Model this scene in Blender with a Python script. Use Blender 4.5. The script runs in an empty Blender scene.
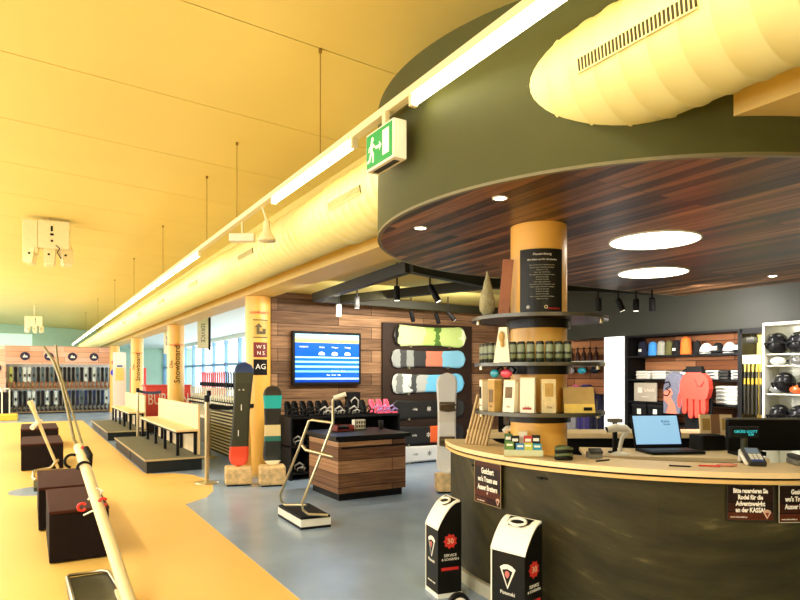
import bpy, bmesh, math, random
from mathutils import Vector, Matrix
random.seed(7)
PI = math.pi
SC = bpy.context.scene
COL = SC.collection

# ------------------------------------------------------------------ camera
S_, C_ = 0.5125, 0.8587            # sin / cos of the camera's turn to the right of the hall's long axis
EYE = 1.5
cd = bpy.data.cameras.new('camera'); cam = bpy.data.objects.new('camera', cd); COL.objects.link(cam)
cam.location = (0, 0, EYE); cam.rotation_euler = (PI/2, 0, -math.asin(S_))
cd.sensor_width = 36; cd.lens = 36*620/800; cd.shift_y = 75/800; cd.clip_start = 0.05; cd.clip_end = 300
SC.camera = cam
# ------------------------------------------------------------------ world, exposure
W = bpy.data.worlds.new('daylight'); SC.world = W; W.use_nodes = True
bg = W.node_tree.nodes['Background']; bg.inputs[0].default_value = (0.82, 0.92, 1.0, 1); bg.inputs[1].default_value = 2.6
vs = SC.view_settings; vs.view_transform = 'Standard'; vs.look = 'None'; vs.exposure = 0.3; vs.gamma = 1; vs.use_curve_mapping = False
SC.cycles.max_bounces = 8; SC.cycles.diffuse_bounces = 5; SC.cycles.glossy_bounces = 3; SC.cycles.transmission_bounces = 4
SC.cycles.sample_clamp_indirect = 6; SC.cycles.use_denoising = True; SC.cycles.caustics_reflective = False; SC.cycles.caustics_refractive = False

def area(name, loc, direction, sx, sy, power, color=(1, 1, 1)):
    d = bpy.data.lights.new(name, 'AREA'); d.shape = 'RECTANGLE'; d.size = sx; d.size_y = sy; d.energy = power; d.color = color
    o = bpy.data.objects.new(name, d); COL.objects.link(o); o.location = loc
    o.rotation_euler = Vector(direction).to_track_quat('-Z', 'Y').to_euler(); return o
# daylight through the side windows (left side is outside the frame); the hall and shop area lights are added fill, out of view
area('daylight_left', (-4.3, 8, 1.9), (1, 0, 0.10), 16, 2.2, 290, (1.0, 0.97, 0.9))
area('daylight_left', (-4.3, 24, 1.9), (1, 0, 0.10), 14, 2.2, 400, (0.92, 0.97, 1.0))
area('daylight_right', (6.9, 22, 1.7), (-1, 0, 0.0), 20, 2.3, 450, (0.85, 0.94, 1.0))
area('hall_fill', (-1.9, 5.0, 3.75), (0, 0, -1), 0.3, 14, 260, (1, 0.97, 0.88))
area('hall_fill', (-1.9, 20, 3.75), (0, 0, -1), 0.3, 14, 260, (1, 0.97, 0.88))
area('shop_fill', (2.2, -1.4, 3.3), (0.25, 0.6, -0.75), 2.0, 0.6, 120, (1, 0.97, 0.9))  # unseen light added behind the camera to fill the shop

# ------------------------------------------------------------------ materials
def L(c):
    return tuple(((v/255)/12.92 if v/255 <= 0.04045 else ((v/255+0.055)/1.055)**2.4) for v in c) + (1,)
MC = {}
def nodes(name):
    m = bpy.data.materials.new(name); m.use_nodes = True
    nt = m.node_tree; return m, nt, nt.nodes['Principled BSDF']
def mat(name, rgb, rough=0.5, metal=0.0, var=0.12, scale=14, emit=0, bump=0.0):
    """plain procedural paint: colour with a gentle noise, optional bump / emission"""
    if name in MC: return MC[name]
    m, nt, b = nodes(name); c = L(rgb)
    tc = nt.nodes.new('ShaderNodeTexCoord'); n = nt.nodes.new('ShaderNodeTexNoise'); n.inputs['Scale'].default_value = scale; n.inputs['Detail'].default_value = 3
    nt.links.new(tc.outputs['Object'], n.inputs['Vector'])
    r = nt.nodes.new('ShaderNodeValToRGB'); k = 1-var
    r.color_ramp.elements[0].position = 0.3; r.color_ramp.elements[1].position = 0.7
    r.color_ramp.elements[0].color = (c[0]*k, c[1]*k, c[2]*k, 1); r.color_ramp.elements[1].color = c
    nt.links.new(n.outputs['Fac'], r.inputs[0]); nt.links.new(r.outputs[0], b.inputs['Base Color'])
    b.inputs['Roughness'].default_value = rough; b.inputs['Metallic'].default_value = metal
    if max(rgb) < 90: b.inputs['Specular IOR Level'].default_value = 0.22
    if emit:
        b.inputs['Emission Color'].default_value = c; b.inputs['Emission Strength'].default_value = emit
    if bump:
        bp = nt.nodes.new('ShaderNodeBump'); bp.inputs['Strength'].default_value = bump; bp.inputs['Distance'].default_value = 0.02
        nt.links.new(n.outputs['Fac'], bp.inputs['Height']); nt.links.new(bp.outputs[0], b.inputs['Normal'])
    MC[name] = m; return m
def bands(name, axis, stops, rough=0.4, lo=-1.0, hi=1.0, noise=0.0, emit=0, nscale=9):
    """flat colours changing along one object axis: stops = [(position 0..1, rgb)]"""
    if name in MC: return MC[name]
    m, nt, b = nodes(name)
    tc = nt.nodes.new('ShaderNodeTexCoord'); sp = nt.nodes.new('ShaderNodeSeparateXYZ'); nt.links.new(tc.outputs['Object'], sp.inputs[0])
    mr = nt.nodes.new('ShaderNodeMapRange'); mr.inputs[1].default_value = lo; mr.inputs[2].default_value = hi
    nt.links.new(sp.outputs['XYZ'.index(axis)], mr.inputs[0]); src = mr.outputs[0]
    if noise:
        n = nt.nodes.new('ShaderNodeTexNoise'); n.inputs['Scale'].default_value = nscale; n.inputs['Detail'].default_value = 4
        nt.links.new(tc.outputs['Object'], n.inputs['Vector'])
        s = nt.nodes.new('ShaderNodeMath'); s.operation = 'SUBTRACT'; s.inputs[1].default_value = 0.5; nt.links.new(n.outputs['Fac'], s.inputs[0])
        ma = nt.nodes.new('ShaderNodeMath'); ma.operation = 'MULTIPLY_ADD'; ma.inputs[1].default_value = noise
        nt.links.new(s.outputs[0], ma.inputs[0]); nt.links.new(src, ma.inputs[2]); src = ma.outputs[0]
    r = nt.nodes.new('ShaderNodeValToRGB'); r.color_ramp.interpolation = 'CONSTANT'
    r.color_ramp.elements[0].position = stops[0][0]; r.color_ramp.elements[0].color = L(stops[0][1])
    r.color_ramp.elements[1].position = stops[1][0]; r.color_ramp.elements[1].color = L(stops[1][1])
    for p, c in stops[2:]:
        e = r.color_ramp.elements.new(p); e.color = L(c)
    nt.links.new(src, r.inputs[0]); nt.links.new(r.outputs[0], b.inputs['Base Color']); b.inputs['Roughness'].default_value = rough
    if emit:
        nt.links.new(r.outputs[0], b.inputs['Emission Color']); b.inputs['Emission Strength'].default_value = emit
    MC[name] = m; return m
def planks(name, rgbs, width, height, axes, rough=0.55, grain=0.5, mortar=0.004, gscale=3.0, stretch=12):
    """boards: axes = (object axis along the board, object axis across it)"""
    if name in MC: return MC[name]
    m, nt, b = nodes(name)
    tc = nt.nodes.new('ShaderNodeTexCoord'); sp = nt.nodes.new('ShaderNodeSeparateXYZ'); nt.links.new(tc.outputs['Object'], sp.inputs[0])
    cb = nt.nodes.new('ShaderNodeCombineXYZ')
    nt.links.new(sp.outputs['XYZ'.index(axes[0])], cb.inputs[0]); nt.links.new(sp.outputs['XYZ'.index(axes[1])], cb.inputs[1])
    br = nt.nodes.new('ShaderNodeTexBrick'); br.offset = 0.37; br.offset_frequency = 2; br.squash = 1
    br.inputs['Scale'].default_value = 1; br.inputs['Brick Width'].default_value = width; br.inputs['Row Height'].default_value = height
    br.inputs['Mortar Size'].default_value = mortar; br.inputs['Mortar Smooth'].default_value = 0.1
    br.inputs['Color1'].default_value = (0, 0, 0, 1); br.inputs['Color2'].default_value = (1, 1, 1, 1); br.inputs['Mortar'].default_value = (0, 0, 0, 1)
    nt.links.new(cb.outputs[0], br.inputs['Vector'])
    mp = nt.nodes.new('ShaderNodeMapping'); mp.inputs['Scale'].default_value = (gscale/stretch*4, gscale*6, gscale); nt.links.new(cb.outputs[0], mp.inputs[0])
    n = nt.nodes.new('ShaderNodeTexNoise'); n.inputs['Scale'].default_value = 1.6; n.inputs['Detail'].default_value = 6; n.inputs['Roughness'].default_value = 0.65
    nt.links.new(mp.outputs[0], n.inputs['Vector'])
    mx = nt.nodes.new('ShaderNodeMix'); mx.data_type = 'FLOAT'; mx.inputs[0].default_value = grain
    nt.links.new(br.outputs['Color'], mx.inputs[2]); nt.links.new(n.outputs['Fac'], mx.inputs[3])
    r = nt.nodes.new('ShaderNodeValToRGB'); k = len(rgbs)
    pos = [0.22+0.56*i/(k-1) for i in range(k)]
    r.color_ramp.elements[0].position = pos[0]; r.color_ramp.elements[0].color = L(rgbs[0])
    r.color_ramp.elements[1].position = pos[-1]; r.color_ramp.elements[1].color = L(rgbs[-1])
    for p, c in zip(pos[1:-1], rgbs[1:-1]):
        e = r.color_ramp.elements.new(p); e.color = L(c)
    nt.links.new(mx.outputs[0], r.inputs[0])
    m2 = nt.nodes.new('ShaderNodeMix'); m2.data_type = 'RGBA'; m2.inputs[7].default_value = L([v*0.35 for v in rgbs[0]])
    nt.links.new(br.outputs['Fac'], m2.inputs[0]); nt.links.new(r.outputs[0], m2.inputs[6])
    nt.links.new(m2.outputs[2], b.inputs['Base Color']); b.inputs['Roughness'].default_value = rough; b.inputs['Specular IOR Level'].default_value = 0.2
    bp = nt.nodes.new('ShaderNodeBump'); bp.inputs['Strength'].default_value = 0.25; bp.inputs['Distance'].default_value = 0.01
    nt.links.new(n.outputs['Fac'], bp.inputs['Height']); nt.links.new(bp.outputs[0], b.inputs['Normal'])
    MC[name] = m; return m
def glass(name, tint=(1, 1, 1)):
    m = bpy.data.materials.new(name); m.use_nodes = True; nt = m.node_tree; nt.nodes.clear()
    o = nt.nodes.new('ShaderNodeOutputMaterial'); t = nt.nodes.new('ShaderNodeBsdfTransparent'); g = nt.nodes.new('ShaderNodeBsdfGlossy')
    g.inputs['Roughness'].default_value = 0.03; t.inputs[0].default_value = tint + (1,)
    x = nt.nodes.new('ShaderNodeMixShader'); x.inputs[0].default_value = 0.07
    nt.links.new(t.outputs[0], x.inputs[1]); nt.links.new(g.outputs[0], x.inputs[2]); nt.links.new(x.outputs[0], o.inputs[0]); return m

YEL = mat('yellow_paint', (222, 203, 116), 0.6, var=0.04, scale=1.2)
DUCT = mat('duct_fabric', (234, 226, 154), 0.5, var=0.05, scale=3)
BEAM = mat('ochre_paint', (218, 190, 112), 0.55, var=0.08, scale=2)
COLM = mat('column_orange', (240, 184, 84), 0.35, var=0.08, scale=2)
OLIVE = mat('olive_render', (76, 78, 40), 0.6, var=0.14, scale=1.6)
BLACK = mat('black_metal', (18, 16, 13), 0.4, var=0.2)
BLACKM = mat('matt_black', (9, 8, 7), 0.6, var=0.2)
DARK = mat('dark_grey', (54, 52, 46), 0.5)
GREY = mat('grey_paint', (112, 110, 98), 0.55)
WHITE = mat('white_plastic', (236, 232, 214), 0.4, var=0.05)
CREAM = mat('cream_plastic', (232, 222, 178), 0.45, var=0.06)
STEEL = mat('brushed_steel', (198, 186, 150), 0.28, 0.9, var=0.1)
CHROME = mat('chrome', (210, 205, 190), 0.15, 1.0, var=0.05)
PALE = mat('pale_birch', (238, 212, 158), 0.45, var=0.12, scale=6)
BIRCH = mat('birch_edge', (226, 186, 112), 0.45, var=0.12, scale=8)
RED = mat('red_paint', (214, 44, 34), 0.45)
CORAL = mat('coral_foam', (226, 62, 44), 0.6)
TEAL = mat('teal_print', (24, 164, 160), 0.4)
GREENB = mat('sign_green', (22, 150, 72), 0.4, var=0.03, emit=0.25)
SIGNW = mat('sign_white', (240, 240, 214), 0.4, var=0.03, emit=0.35)
TXT = mat('white_lettering', (244, 240, 224), 0.5, var=0.02)
BLUE = mat('blue_fabric', (40, 110, 200), 0.7)
LOGW = mat('raw_log', (238, 202, 140), 0.7, var=0.42, scale=16, bump=0.4)
SOFFW = planks('soffit_boards', [(24, 17, 9), (52, 36, 22), (92, 62, 38), (134, 92, 58), (184, 136, 92)], 2.2, 0.085, 'YX', 0.38, 0.55, 0.003, 2.2, 9)
WALLW = planks('wall_boards', [(60, 42, 28), (98, 72, 50), (140, 106, 76), (186, 148, 112)], 1.6, 0.19, 'XZ', 0.6, 0.68, 0.004, 3)
WALLWR = planks('wall_boards_right', [(90, 52, 32), (138, 86, 54), (176, 112, 72), (200, 140, 96)], 0.9, 0.12, 'YZ', 0.6, 0.45, 0.006, 3)
BOXW = planks('display_boards', [(62, 40, 26), (112, 78, 52), (160, 118, 82), (206, 162, 118)], 1.2, 0.16, 'XZ', 0.55, 0.68, 0.004, 4)
SIGNB = planks('sign_boards', [(14, 8, 6), (44, 20, 10), (88, 38, 18)], 0.5, 0.05, 'XZ', 0.4, 0.5, 0.003, 8)
TUBE = mat('tube_glow', (255, 246, 214), 0.4, var=0.0, emit=11)
LEDW = mat('downlight_glow', (255, 248, 226), 0.4, var=0.0, emit=9)
MC['slate'] = None; del MC['slate']
def slate():
    m, nt, b = nodes('slate_counter')
    tc = nt.nodes.new('ShaderNodeTexCoord'); mp = nt.nodes.new('ShaderNodeMapping'); mp.inputs['Scale'].default_value = (1.0, 1.6, 9)
    m0 = nt.nodes.new('ShaderNodeMapping'); m0.inputs['Rotation'].default_value = (-0.6, 0.5, 0.0); nt.links.new(tc.outputs['Object'], m0.inputs[0]); nt.links.new(m0.outputs[0], mp.inputs[0])
    n = nt.nodes.new('ShaderNodeTexNoise'); n.inputs['Scale'].default_value = 1.5; n.inputs['Detail'].default_value = 7; n.inputs['Roughness'].default_value = 0.6; nt.links.new(mp.outputs[0], n.inputs[0])
    r = nt.nodes.new('ShaderNodeValToRGB'); e = r.color_ramp.elements
    e[0].position = 0.3; e[0].color = L((36, 34, 16)); e[1].position = 0.62; e[1].color = L((60, 55, 28))
    x = e.new(0.8); x.color = L((112, 102, 62))
    nt.links.new(n.outputs[0], r.inputs[0]); nt.links.new(r.outputs[0], b.inputs['Base Color']); b.inputs['Roughness'].default_value = 0.55; b.inputs['Specular IOR Level'].default_value = 0.25
    bp = nt.nodes.new('ShaderNodeBump'); bp.inputs['Strength'].default_value = 0.2; bp.inputs['Distance'].default_value = 0.01
    nt.links.new(n.outputs[0], bp.inputs['Height']); nt.links.new(bp.outputs[0], b.inputs['Normal']); return m
SLATE = slate()

# ------------------------------------------------------------------ mesh builder
class MB:
    def __init__(s): s.v = []; s.f = []; s.sm = []
    def add(s, vs, fs, smooth=False, M=None):
        o = len(s.v)
        s.v += [tuple(M @ Vector(p)) if M is not None else tuple(p) for p in vs]
        s.f += [tuple(i+o for i in f) for f in fs]; s.sm += [smooth]*len(fs); return s
    def box(s, x0, x1, y0, y1, z0, z1, M=None, bev=0.0):
        if bev:
            b = min(bev, (x1-x0)*.45, (y1-y0)*.45, (z1-z0)*.45)
            bm = bmesh.new(); bmesh.ops.create_cube(bm, size=1)
            for v in bm.verts: v.co = Vector(((x0+x1)/2+v.co.x*(x1-x0), (y0+y1)/2+v.co.y*(y1-y0), (z0+z1)/2+v.co.z*(z1-z0)))
            bmesh.ops.bevel(bm, geom=bm.edges[:], offset=b, segments=2, profile=0.6, affect='EDGES')
            bm.verts.index_update(); s.add([v.co.copy() for v in bm.verts], [tuple(v.index for v in f.verts) for f in bm.faces], False, M); bm.free(); return s
        return s.add([(x0,y0,z0),(x1,y0,z0),(x1,y1,z0),(x0,y1,z0),(x0,y0,z1),(x1,y0,z1),(x1,y1,z1),(x0,y1,z1)],
                     [(0,3,2,1),(4,5,6,7),(0,1,5,4),(1,2,6,5),(2,3,7,6),(3,0,4,7)], False, M)
    def prism(s, pts, z0, z1, M=None, smooth=False):
        """outline in x,y extruded along z"""
        n = len(pts)
        a = sum(pts[i][0]*pts[(i+1)%n][1]-pts[(i+1)%n][0]*pts[i][1] for i in range(n))
        if a < 0: pts = pts[::-1]
        vs = [(x,y,z0) for x,y in pts]+[(x,y,z1) for x,y in pts]
        s.add(vs, [tuple(range(n))[::-1], tuple(range(n,2*n))], False, M)
        s.add(vs, [(i,(i+1)%n,n+(i+1)%n,n+i) for i in range(n)], smooth, M); return s
    def front(s, pts, y0, y1, M=None):
        """outline in x,z extruded along y"""
        R = Matrix(((1,0,0,0),(0,0,1,0),(0,1,0,0),(0,0,0,1)))
        k = len(s.f); s.prism(pts, y0, y1, (M @ R) if M is not None else R)
        for i in range(k, len(s.f)): s.f[i] = s.f[i][::-1]
        return s
    def lathe(s, prof, n=24, M=None, cap=True, smooth=True):
        m = len(prof); vs = [(r*math.cos(2*PI*i/n), r*math.sin(2*PI*i/n), z) for r, z in prof for i in range(n)]
        s.add(vs, [(j*n+i, j*n+(i+1)%n, (j+1)*n+(i+1)%n, (j+1)*n+i) for j in range(m-1) for i in range(n)], smooth, M)
        if cap: s.add(vs, [tuple(range(n))[::-1], tuple(range((m-1)*n, m*n))], False, M)
        return s
    def cyl(s, p0, p1, r, n=16, r1=None, cap=True):
        p0, p1 = Vector(p0), Vector(p1); d = p1-p0
        M = Matrix.Translation(p0) @ d.to_track_quat('Z', 'Y').to_matrix().to_4x4()
        return s.lathe([(r, 0), (r if r1 is None else r1, d.length)], n, M, cap)
    def tube(s, pts, r, n=10):
        pts = [Vector(p) for p in pts]; rings = []; up = None
        for i, p in enumerate(pts):
            t = (pts[min(i+1, len(pts)-1)]-pts[max(i-1, 0)]).normalized()
            if up is None: up = t.orthogonal().normalized()
            up = (up - t*up.dot(t)).normalized(); w = t.cross(up)
            rr = r[i] if isinstance(r, (list, tuple)) else r
            rings.append([p+up*rr*math.cos(2*PI*k/n)+w*rr*math.sin(2*PI*k/n) for k in range(n)])
        vs = [q for g in rings for q in g]; m = len(pts)
        s.add(vs, [(j*n+i, j*n+(i+1)%n, (j+1)*n+(i+1)%n, (j+1)*n+i) for j in range(m-1) for i in range(n)], True)
        s.add(vs, [tuple(range(n))[::-1], tuple(range((m-1)*n, m*n))]); return s
    def ball(s, c, rx, ry=None, rz=None, n=16, m=10, M=None, z0=-1.0):
        ry = ry or rx; rz = rz or rx; pr = []
        a0 = math.asin(max(-1, z0))
        for j in range(m+1):
            a = a0+(PI/2-a0)*j/m; pr.append((max(math.cos(a), 1e-4), math.sin(a)))
        T = Matrix.Translation(c) @ Matrix.Diagonal((rx, ry, rz, 1))
        return s.lathe(pr, n, (M @ T) if M is not None else T)
    def build(s, name, m, parent=None, loc=None, rotz=0):
        me = bpy.data.meshes.new(name); me.from_pydata(s.v, [], s.f); me.materials.append(m)
        me.polygons.foreach_set('use_smooth', s.sm)
        me.update(); o = bpy.data.objects.new(name, me); COL.objects.link(o)
        if parent: o.parent = parent
        if loc: o.location = loc
        if rotz: o.rotation_euler.z = rotz
        return o
def tag(o, label=None, cat=None, group=None, kind=None):
    if label: o['label'] = label
    if cat: o['category'] = cat
    if group: o['group'] = group
    if kind: o['kind'] = kind
    return o
def thing(name, label, cat, loc=(0,0,0), rotz=0, group=None):
    o = bpy.data.objects.new(name, None); COL.objects.link(o); o.empty_display_size = 0.1
    o.location = loc; o.rotation_euler = (0, 0, rotz); return tag(o, label, cat, group)
def struct(name, mb, m): return tag(mb.build(name, m), kind='structure')
def dup(root, loc, rotz=None, label=None, group=None, scale=None):
    r = root.copy(); COL.objects.link(r); r.location = loc
    if rotz is not None: r.rotation_euler = (r.rotation_euler.x, r.rotation_euler.y, rotz)
    if label: r['label'] = label
    if group: r['group'] = group
    if scale: r.scale = scale
    for ch in list(root.children):
        c = ch.copy(); COL.objects.link(c); c.parent = r
        for g in ch.children:
            d = g.copy(); COL.objects.link(d); d.parent = c
    return r
def lettering(body, size, m, parent, loc, rot=(PI/2, 0, 0), name='lettering', ext=0.0008, align='CENTER', sx=1.0, bold=0.0):
    cu = bpy.data.curves.new('t', 'FONT'); cu.body = body; cu.size = size; cu.extrude = ext; cu.align_x = align; cu.align_y = 'CENTER'; cu.offset = bold
    cu.resolution_u = 2
    t = bpy.data.objects.new('t', cu); COL.objects.link(t)
    dg = bpy.context.evaluated_depsgraph_get(); me = bpy.data.meshes.new_from_object(t.evaluated_get(dg))
    bpy.data.objects.remove(t); bpy.data.curves.remove(cu)
    me.name = name; me.materials.clear(); me.materials.append(m)
    o = bpy.data.objects.new(name, me); COL.objects.link(o); o.parent = parent; o.location = loc; o.rotation_euler = rot; o.scale = (sx, 1, 1); return o
def arc(cx, cy, r, a0, a1, n):
    return [(cx+r*math.cos(math.radians(a0+(a1-a0)*i/n)), cy+r*math.sin(math.radians(a0+(a1-a0)*i/n))) for i in range(n+1)]
def ray(px, py, t):
    a = (px-400)/620; return (t*(S_+a*C_), t*(C_-a*S_), EYE-(py-375)/620*t)

# ================================================================== THE ROOM
struct('floor', MB().box(-4.6, 8.2, -3.2, 37.2, -0.1, 0), mat('floor_yellow', (232, 190, 100), 0.42, var=0.06, scale=0.9))
GF = mat('floor_greyblue', (150, 172, 198), 0.24, var=0.28, scale=1.1)
bnd = [(1.55, -3.2), (1.55, 7.45), (1.85, 7.72), (2.03, 8.1), (2.14, 8.55), (2.19, 9.1), (2.1, 9.6), (1.9, 9.9), (1.6, 10.02), (1.5, 10.2), (1.49, 23.0), (-4.6, 23.0), (-4.6, 37.2), (8.2, 37.2), (8.2, -3.2)]
struct('floor', MB().prism(bnd, 0.0, 0.003), GF)
struct('floor', MB().lathe([(0.36, 0), (0.36, 0.003)], 40, Matrix.Translation((0.12, 9.3, 0))), GF)
# hall ceiling: a shallow slope, boards run across
cl = MB()
zc = lambda x: 4.04-0.05*x
y = -3.2; NB = 27
for i in range(NB):
    y0 = y+i*1.5; y1 = y0+1.488
    for a, b in ((y0, y1, ), ):
        cl.add([(-4.6, a, zc(-4.6)), (3.3, a, zc(3.3)), (3.3, b, zc(3.3)), (-4.6, b, zc(-4.6)), (-4.6, a, zc(-4.6)+.1), (3.3, a, zc(3.3)+.1), (3.3, b, zc(3.3)+.1), (-4.6, b, zc(-4.6)+.1)],
               [(0,1,2,3),(4,7,6,5),(0,4,5,1),(1,5,6,2),(2,6,7,3),(3,7,4,0)])
cl.box(-4.6, 8.2, -3.2, 37.3, 4.32, 4.4)
cl.box(3.3, 8.2, -3.2, 4.9, 3.86, 3.96)
struct('ceiling', cl, YEL)
struct('ceiling', MB().box(3.12, 8.2, 4.7, 9.0, 2.75, 2.85), YEL)
struct('ceiling', MB().box(3.12, 8.2, 9.0, 37.2, 3.0, 3.1), mat('ceiling_white', (226, 232, 216), 0.6, var=0.03))
struct('trim_1', MB().box(3.12, 3.3, -3.2, 37.2, 2.85, 3.95), YEL)
# beam on the row of columns
struct('trim_2', MB().box(2.72, 3.12, -3.2, 37.2, 2.665, 3.0), BEAM)
# end wall
struct('wall_far', MB().box(-4.6, 8.2, 37.2, 37.4, 0, 4.4), mat('mint_wall', (190, 220, 192), 0.6, var=0.05, scale=2))
wf = tag(MB().box(-2.6, 0.1, 37.12, 37.2, 0.4, 3.6).build('window_3', mat('pale_window', (206, 232, 214), 0.2, var=0.05, emit=0.5)), kind='structure')
struct('wall_rear', MB().box(-4.6, 8.2, -3.4, -3.2, 0, 4.4), YEL)
# left wall with a window band (outside the frame)
wl = MB()
wl.box(-4.8, -4.6, -3.2, 37.2, 0, 0.8); wl.box(-4.8, -4.6, -3.2, 37.2, 3.1, 4.4)
for i in range(11): wl.box(-4.8, -4.6, -3.2+i*4.0, -3.0+i*4.0, 0.8, 3.1)
struct('wall_left', wl, YEL)
PANE = glass('window_glass')
wn = tag(MB().box(-4.72, -4.70, -3.2, 37.2, 0.8, 3.1).build('window_1', PANE), kind='structure')
# right window wall of the rental bay: low parapet, mullions
wr = MB(); wr.box(6.5, 6.7, 9.0, 37.2, 0, 0.35); wr.box(6.5, 6.7, 9.0, 37.2, 2.85, 3.0)
struct('wall_right', wr, mat('pale_wall', (214, 220, 206), 0.6, var=0.03))
fr = MB()
for i in range(16):
    yy = 9.4+i*1.85; fr.box(6.5, 6.62, yy-0.05, yy+0.05, 0.35, 2.85)
fr.box(6.5, 6.62, 9.0, 37.2, 1.86, 1.96); fr.box(6.5, 6.62, 9.0, 37.2, 0.35, 0.42)
w2 = tag(MB().box(6.56, 6.57, 9.0, 37.2, 0.35, 2.85).build('window_2', PANE), kind='structure')
fr.build('window_frame', mat('frame_blue', (120, 158, 190), 0.5), w2)
# timber wall of the shop corner
struct('wall_back', MB().box(3.1, 8.2, 8.95, 9.1, 0, 2.76), WALLW)
struct('wall_side', MB().box(7.6, 7.75, 5.9, 8.95, 0, 2.76), WALLWR)
struct('wall_side', MB().box(7.3, 7.45, -3.2, 6.0, 0, 2.76), mat('dark_wall', (40, 38, 34), 0.6))
# panel bulkhead over the right-hand shelves
struct('trim_3', MB().box(6.98, 7.3, -3.2, 6.9, 2.03, 2.76), mat('bulkhead_grey', (54, 54, 46), 0.5, var=0.06, scale=3))
struct('baseboard_1', MB().box(3.1, 7.6, 8.9, 8.95, 0.0, 0.08), BLACK)
struct('wall_outer', MB().box(8.2, 8.4, -3.4, 9.1, 0, 4.4), YEL)

# round dropped ceiling over the counter
out = [(7.2, 3.1+1.80)] + arc(3.755, 3.1, 1.80, 90, 270, 72) + [(7.2, 3.1-1.80)]
struct('ceiling', MB().prism(out, 2.5, 3.385, smooth=True), OLIVE)
struct('ceiling', MB().prism([(7.2, 3.1+1.78)] + arc(3.755, 3.1, 1.78, 90, 270, 72) + [(7.2, 3.1-1.78)], 2.488, 2.5), SOFFW)
rim = MB(); o1 = arc(3.755, 3.1, 1.802, 90, 270, 72); i1 = arc(3.755, 3.1, 1.775, 90, 270, 72)
o1 = [(7.2, 4.902)]+o1+[(7.2, 1.298)]; i1 = [(7.2, 4.875)]+i1+[(7.2, 1.325)]; n = len(o1)
rim.add([(x,y,2.487) for x,y in o1]+[(x,y,2.487) for x,y in i1]+[(x,y,2.503) for x,y in o1]+[(x,y,2.503) for x,y in i1],
        [f for i in range(n-1) for f in ((i,n+i,n+i+1,i+1),(2*n+i,2*n+i+1,3*n+i+1,3*n+i),(i,i+1,2*n+i+1,2*n+i),(n+i,3*n+i,3*n+i+1,n+i+1))])
struct('trim_4', rim, mat('rim_highlight', (112, 106, 72), 0.4))  # pale ring drawn to stand for the highlight along the soffit edge

# ------------------------------------------------------------------ ventilation duct
def duct():
    root = thing('ventilation_duct', 'large round yellow ribbed air duct running the length of the hall', 'air duct', (2.415, 0, 2.94))
    prof = []; yy = -3.0
    while yy < 36.8:
        r = 0.281 if yy < 4.9 else 0.262
        prof += [(r, yy), (r*0.997, yy+0.055), (r, yy+0.12), (r+0.006, yy+0.124), (r+0.006, yy+0.130)]; yy += 0.137
    M = Matrix.Rotation(-PI/2, 4, 'X')
    b = MB(); b.lathe(prof, 48, M); b.build('duct_body', DUCT, root)
    for k, yc in enumerate([1.71, 4.45, 7.13, 9.85, 12.55, 15.3, 18.0]):
        r = 0.285 if yc < 4.9 else 0.266
        al = math.radians(188)
        rec = MB(); bar = MB()
        # frame of the slot: local axes along y and tangent
        nrm = Vector((math.cos(al), 0, math.sin(al))); tan = Vector((-math.sin(al), 0, math.cos(al)))
        Mx = Matrix(((nrm.x, 0, tan.x, nrm.x*r), (nrm.y, 1, tan.y, nrm.y*r), (nrm.z, 0, tan.z, nrm.z*r), (0, 0, 0, 1)))
        h = 0.028
        rec.box(-0.02, 0.003, yc-0.29, yc+0.29, -h, h, Mx); g = rec.build('vent_grille', mat('vent_dark', (70, 60, 24), 0.6), root)
        for i in range(31):
            q = yc-0.285+i*0.019; bar.box(0.0, 0.006, q, q+0.006, -h, h, Mx)
        bar.box(0, 0.006, yc-0.295, yc+0.295, h, h+0.006, Mx); bar.box(0, 0.006, yc-0.295, yc+0.295, -h-0.006, -h, Mx)
        bar.build('grille_bars', DUCT, g)
duct()

# ------------------------------------------------------------------ columns
def column(yc, label, r=0.185):
    root = thing('column', label, 'column', (2.925, yc, 0), 0, 'row of columns')
    b = MB(); b.lathe([(r, 0), (r, 2.66)], 40); b.build('shaft', COLM, root)
    b = MB(); b.lathe([(r+.004, 0.0), (r+.004, 0.06)], 40); b.build('base_ring', BIRCH, root)
    return root
col0 = column(3.09, 'smooth orange column rising through the round counter')
col1 = column(9.04, 'orange column with four square signs beside the television wall')
col2 = column(15.1, 'orange column with upright black lettering behind the nearest bench')
col3 = column(21.2, 'second orange column with black lettering, behind the farther bench')
col4 = column(27.3, 'farthest orange column, marked with a red heart and a blue badge')
def column_front(col, zc_):          # direction from the column to the eye
    d = Vector((-col.location.x, -col.location.y, 0)).normalized(); return math.atan2(d.y, d.x)
def curved_plate(r, a0, a1, z0, z1, th=0.004, n=10):
    o = arc(0, 0, r+th, a0, a1, n); i = arc(0, 0, r, a0, a1, n)[::-1]; return MB().prism(o+i, z0, z1)
def col_text(col, body, size, z, m, r=0.19, up=False, da=0, name='lettering'):
    a = column_front(col, 0)+math.radians(da)
    rz = a+PI/2
    R = (PI/2, 0, rz) if not up else None
    o = lettering(body, size, m, col, ((r+.006)*math.cos(a), (r+.006)*math.sin(a), z), (PI/2, 0, rz), name)
    if up:
        Mr = Matrix.Rotation(rz, 4, 'Z') @ Matrix.Rotation(PI/2, 4, 'X') @ Matrix.Rotation(PI/2, 4, 'Z')
        o.rotation_euler = Mr.to_euler()
    return o
for c_, tz in ((col2, 1.85), (col3, 1.85)):
    col_text(c_, 'Snowhow', 0.085, 2.2, RED, da=0)
    col_text(c_, 'Snowboard', 0.19, tz-0.1, BLACKM, up=True, da=8)
    col_text(c_, 'Die', 0.12, tz-0.1, BLACKM, up=True, da=-32)
hb = MB(); hb.front([(0, -.12), (-.12, .03), (-.11, .1), (-.05, .12), (0, .07), (.05, .12), (.11, .1), (.12, .03)], -.01, 0)
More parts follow.
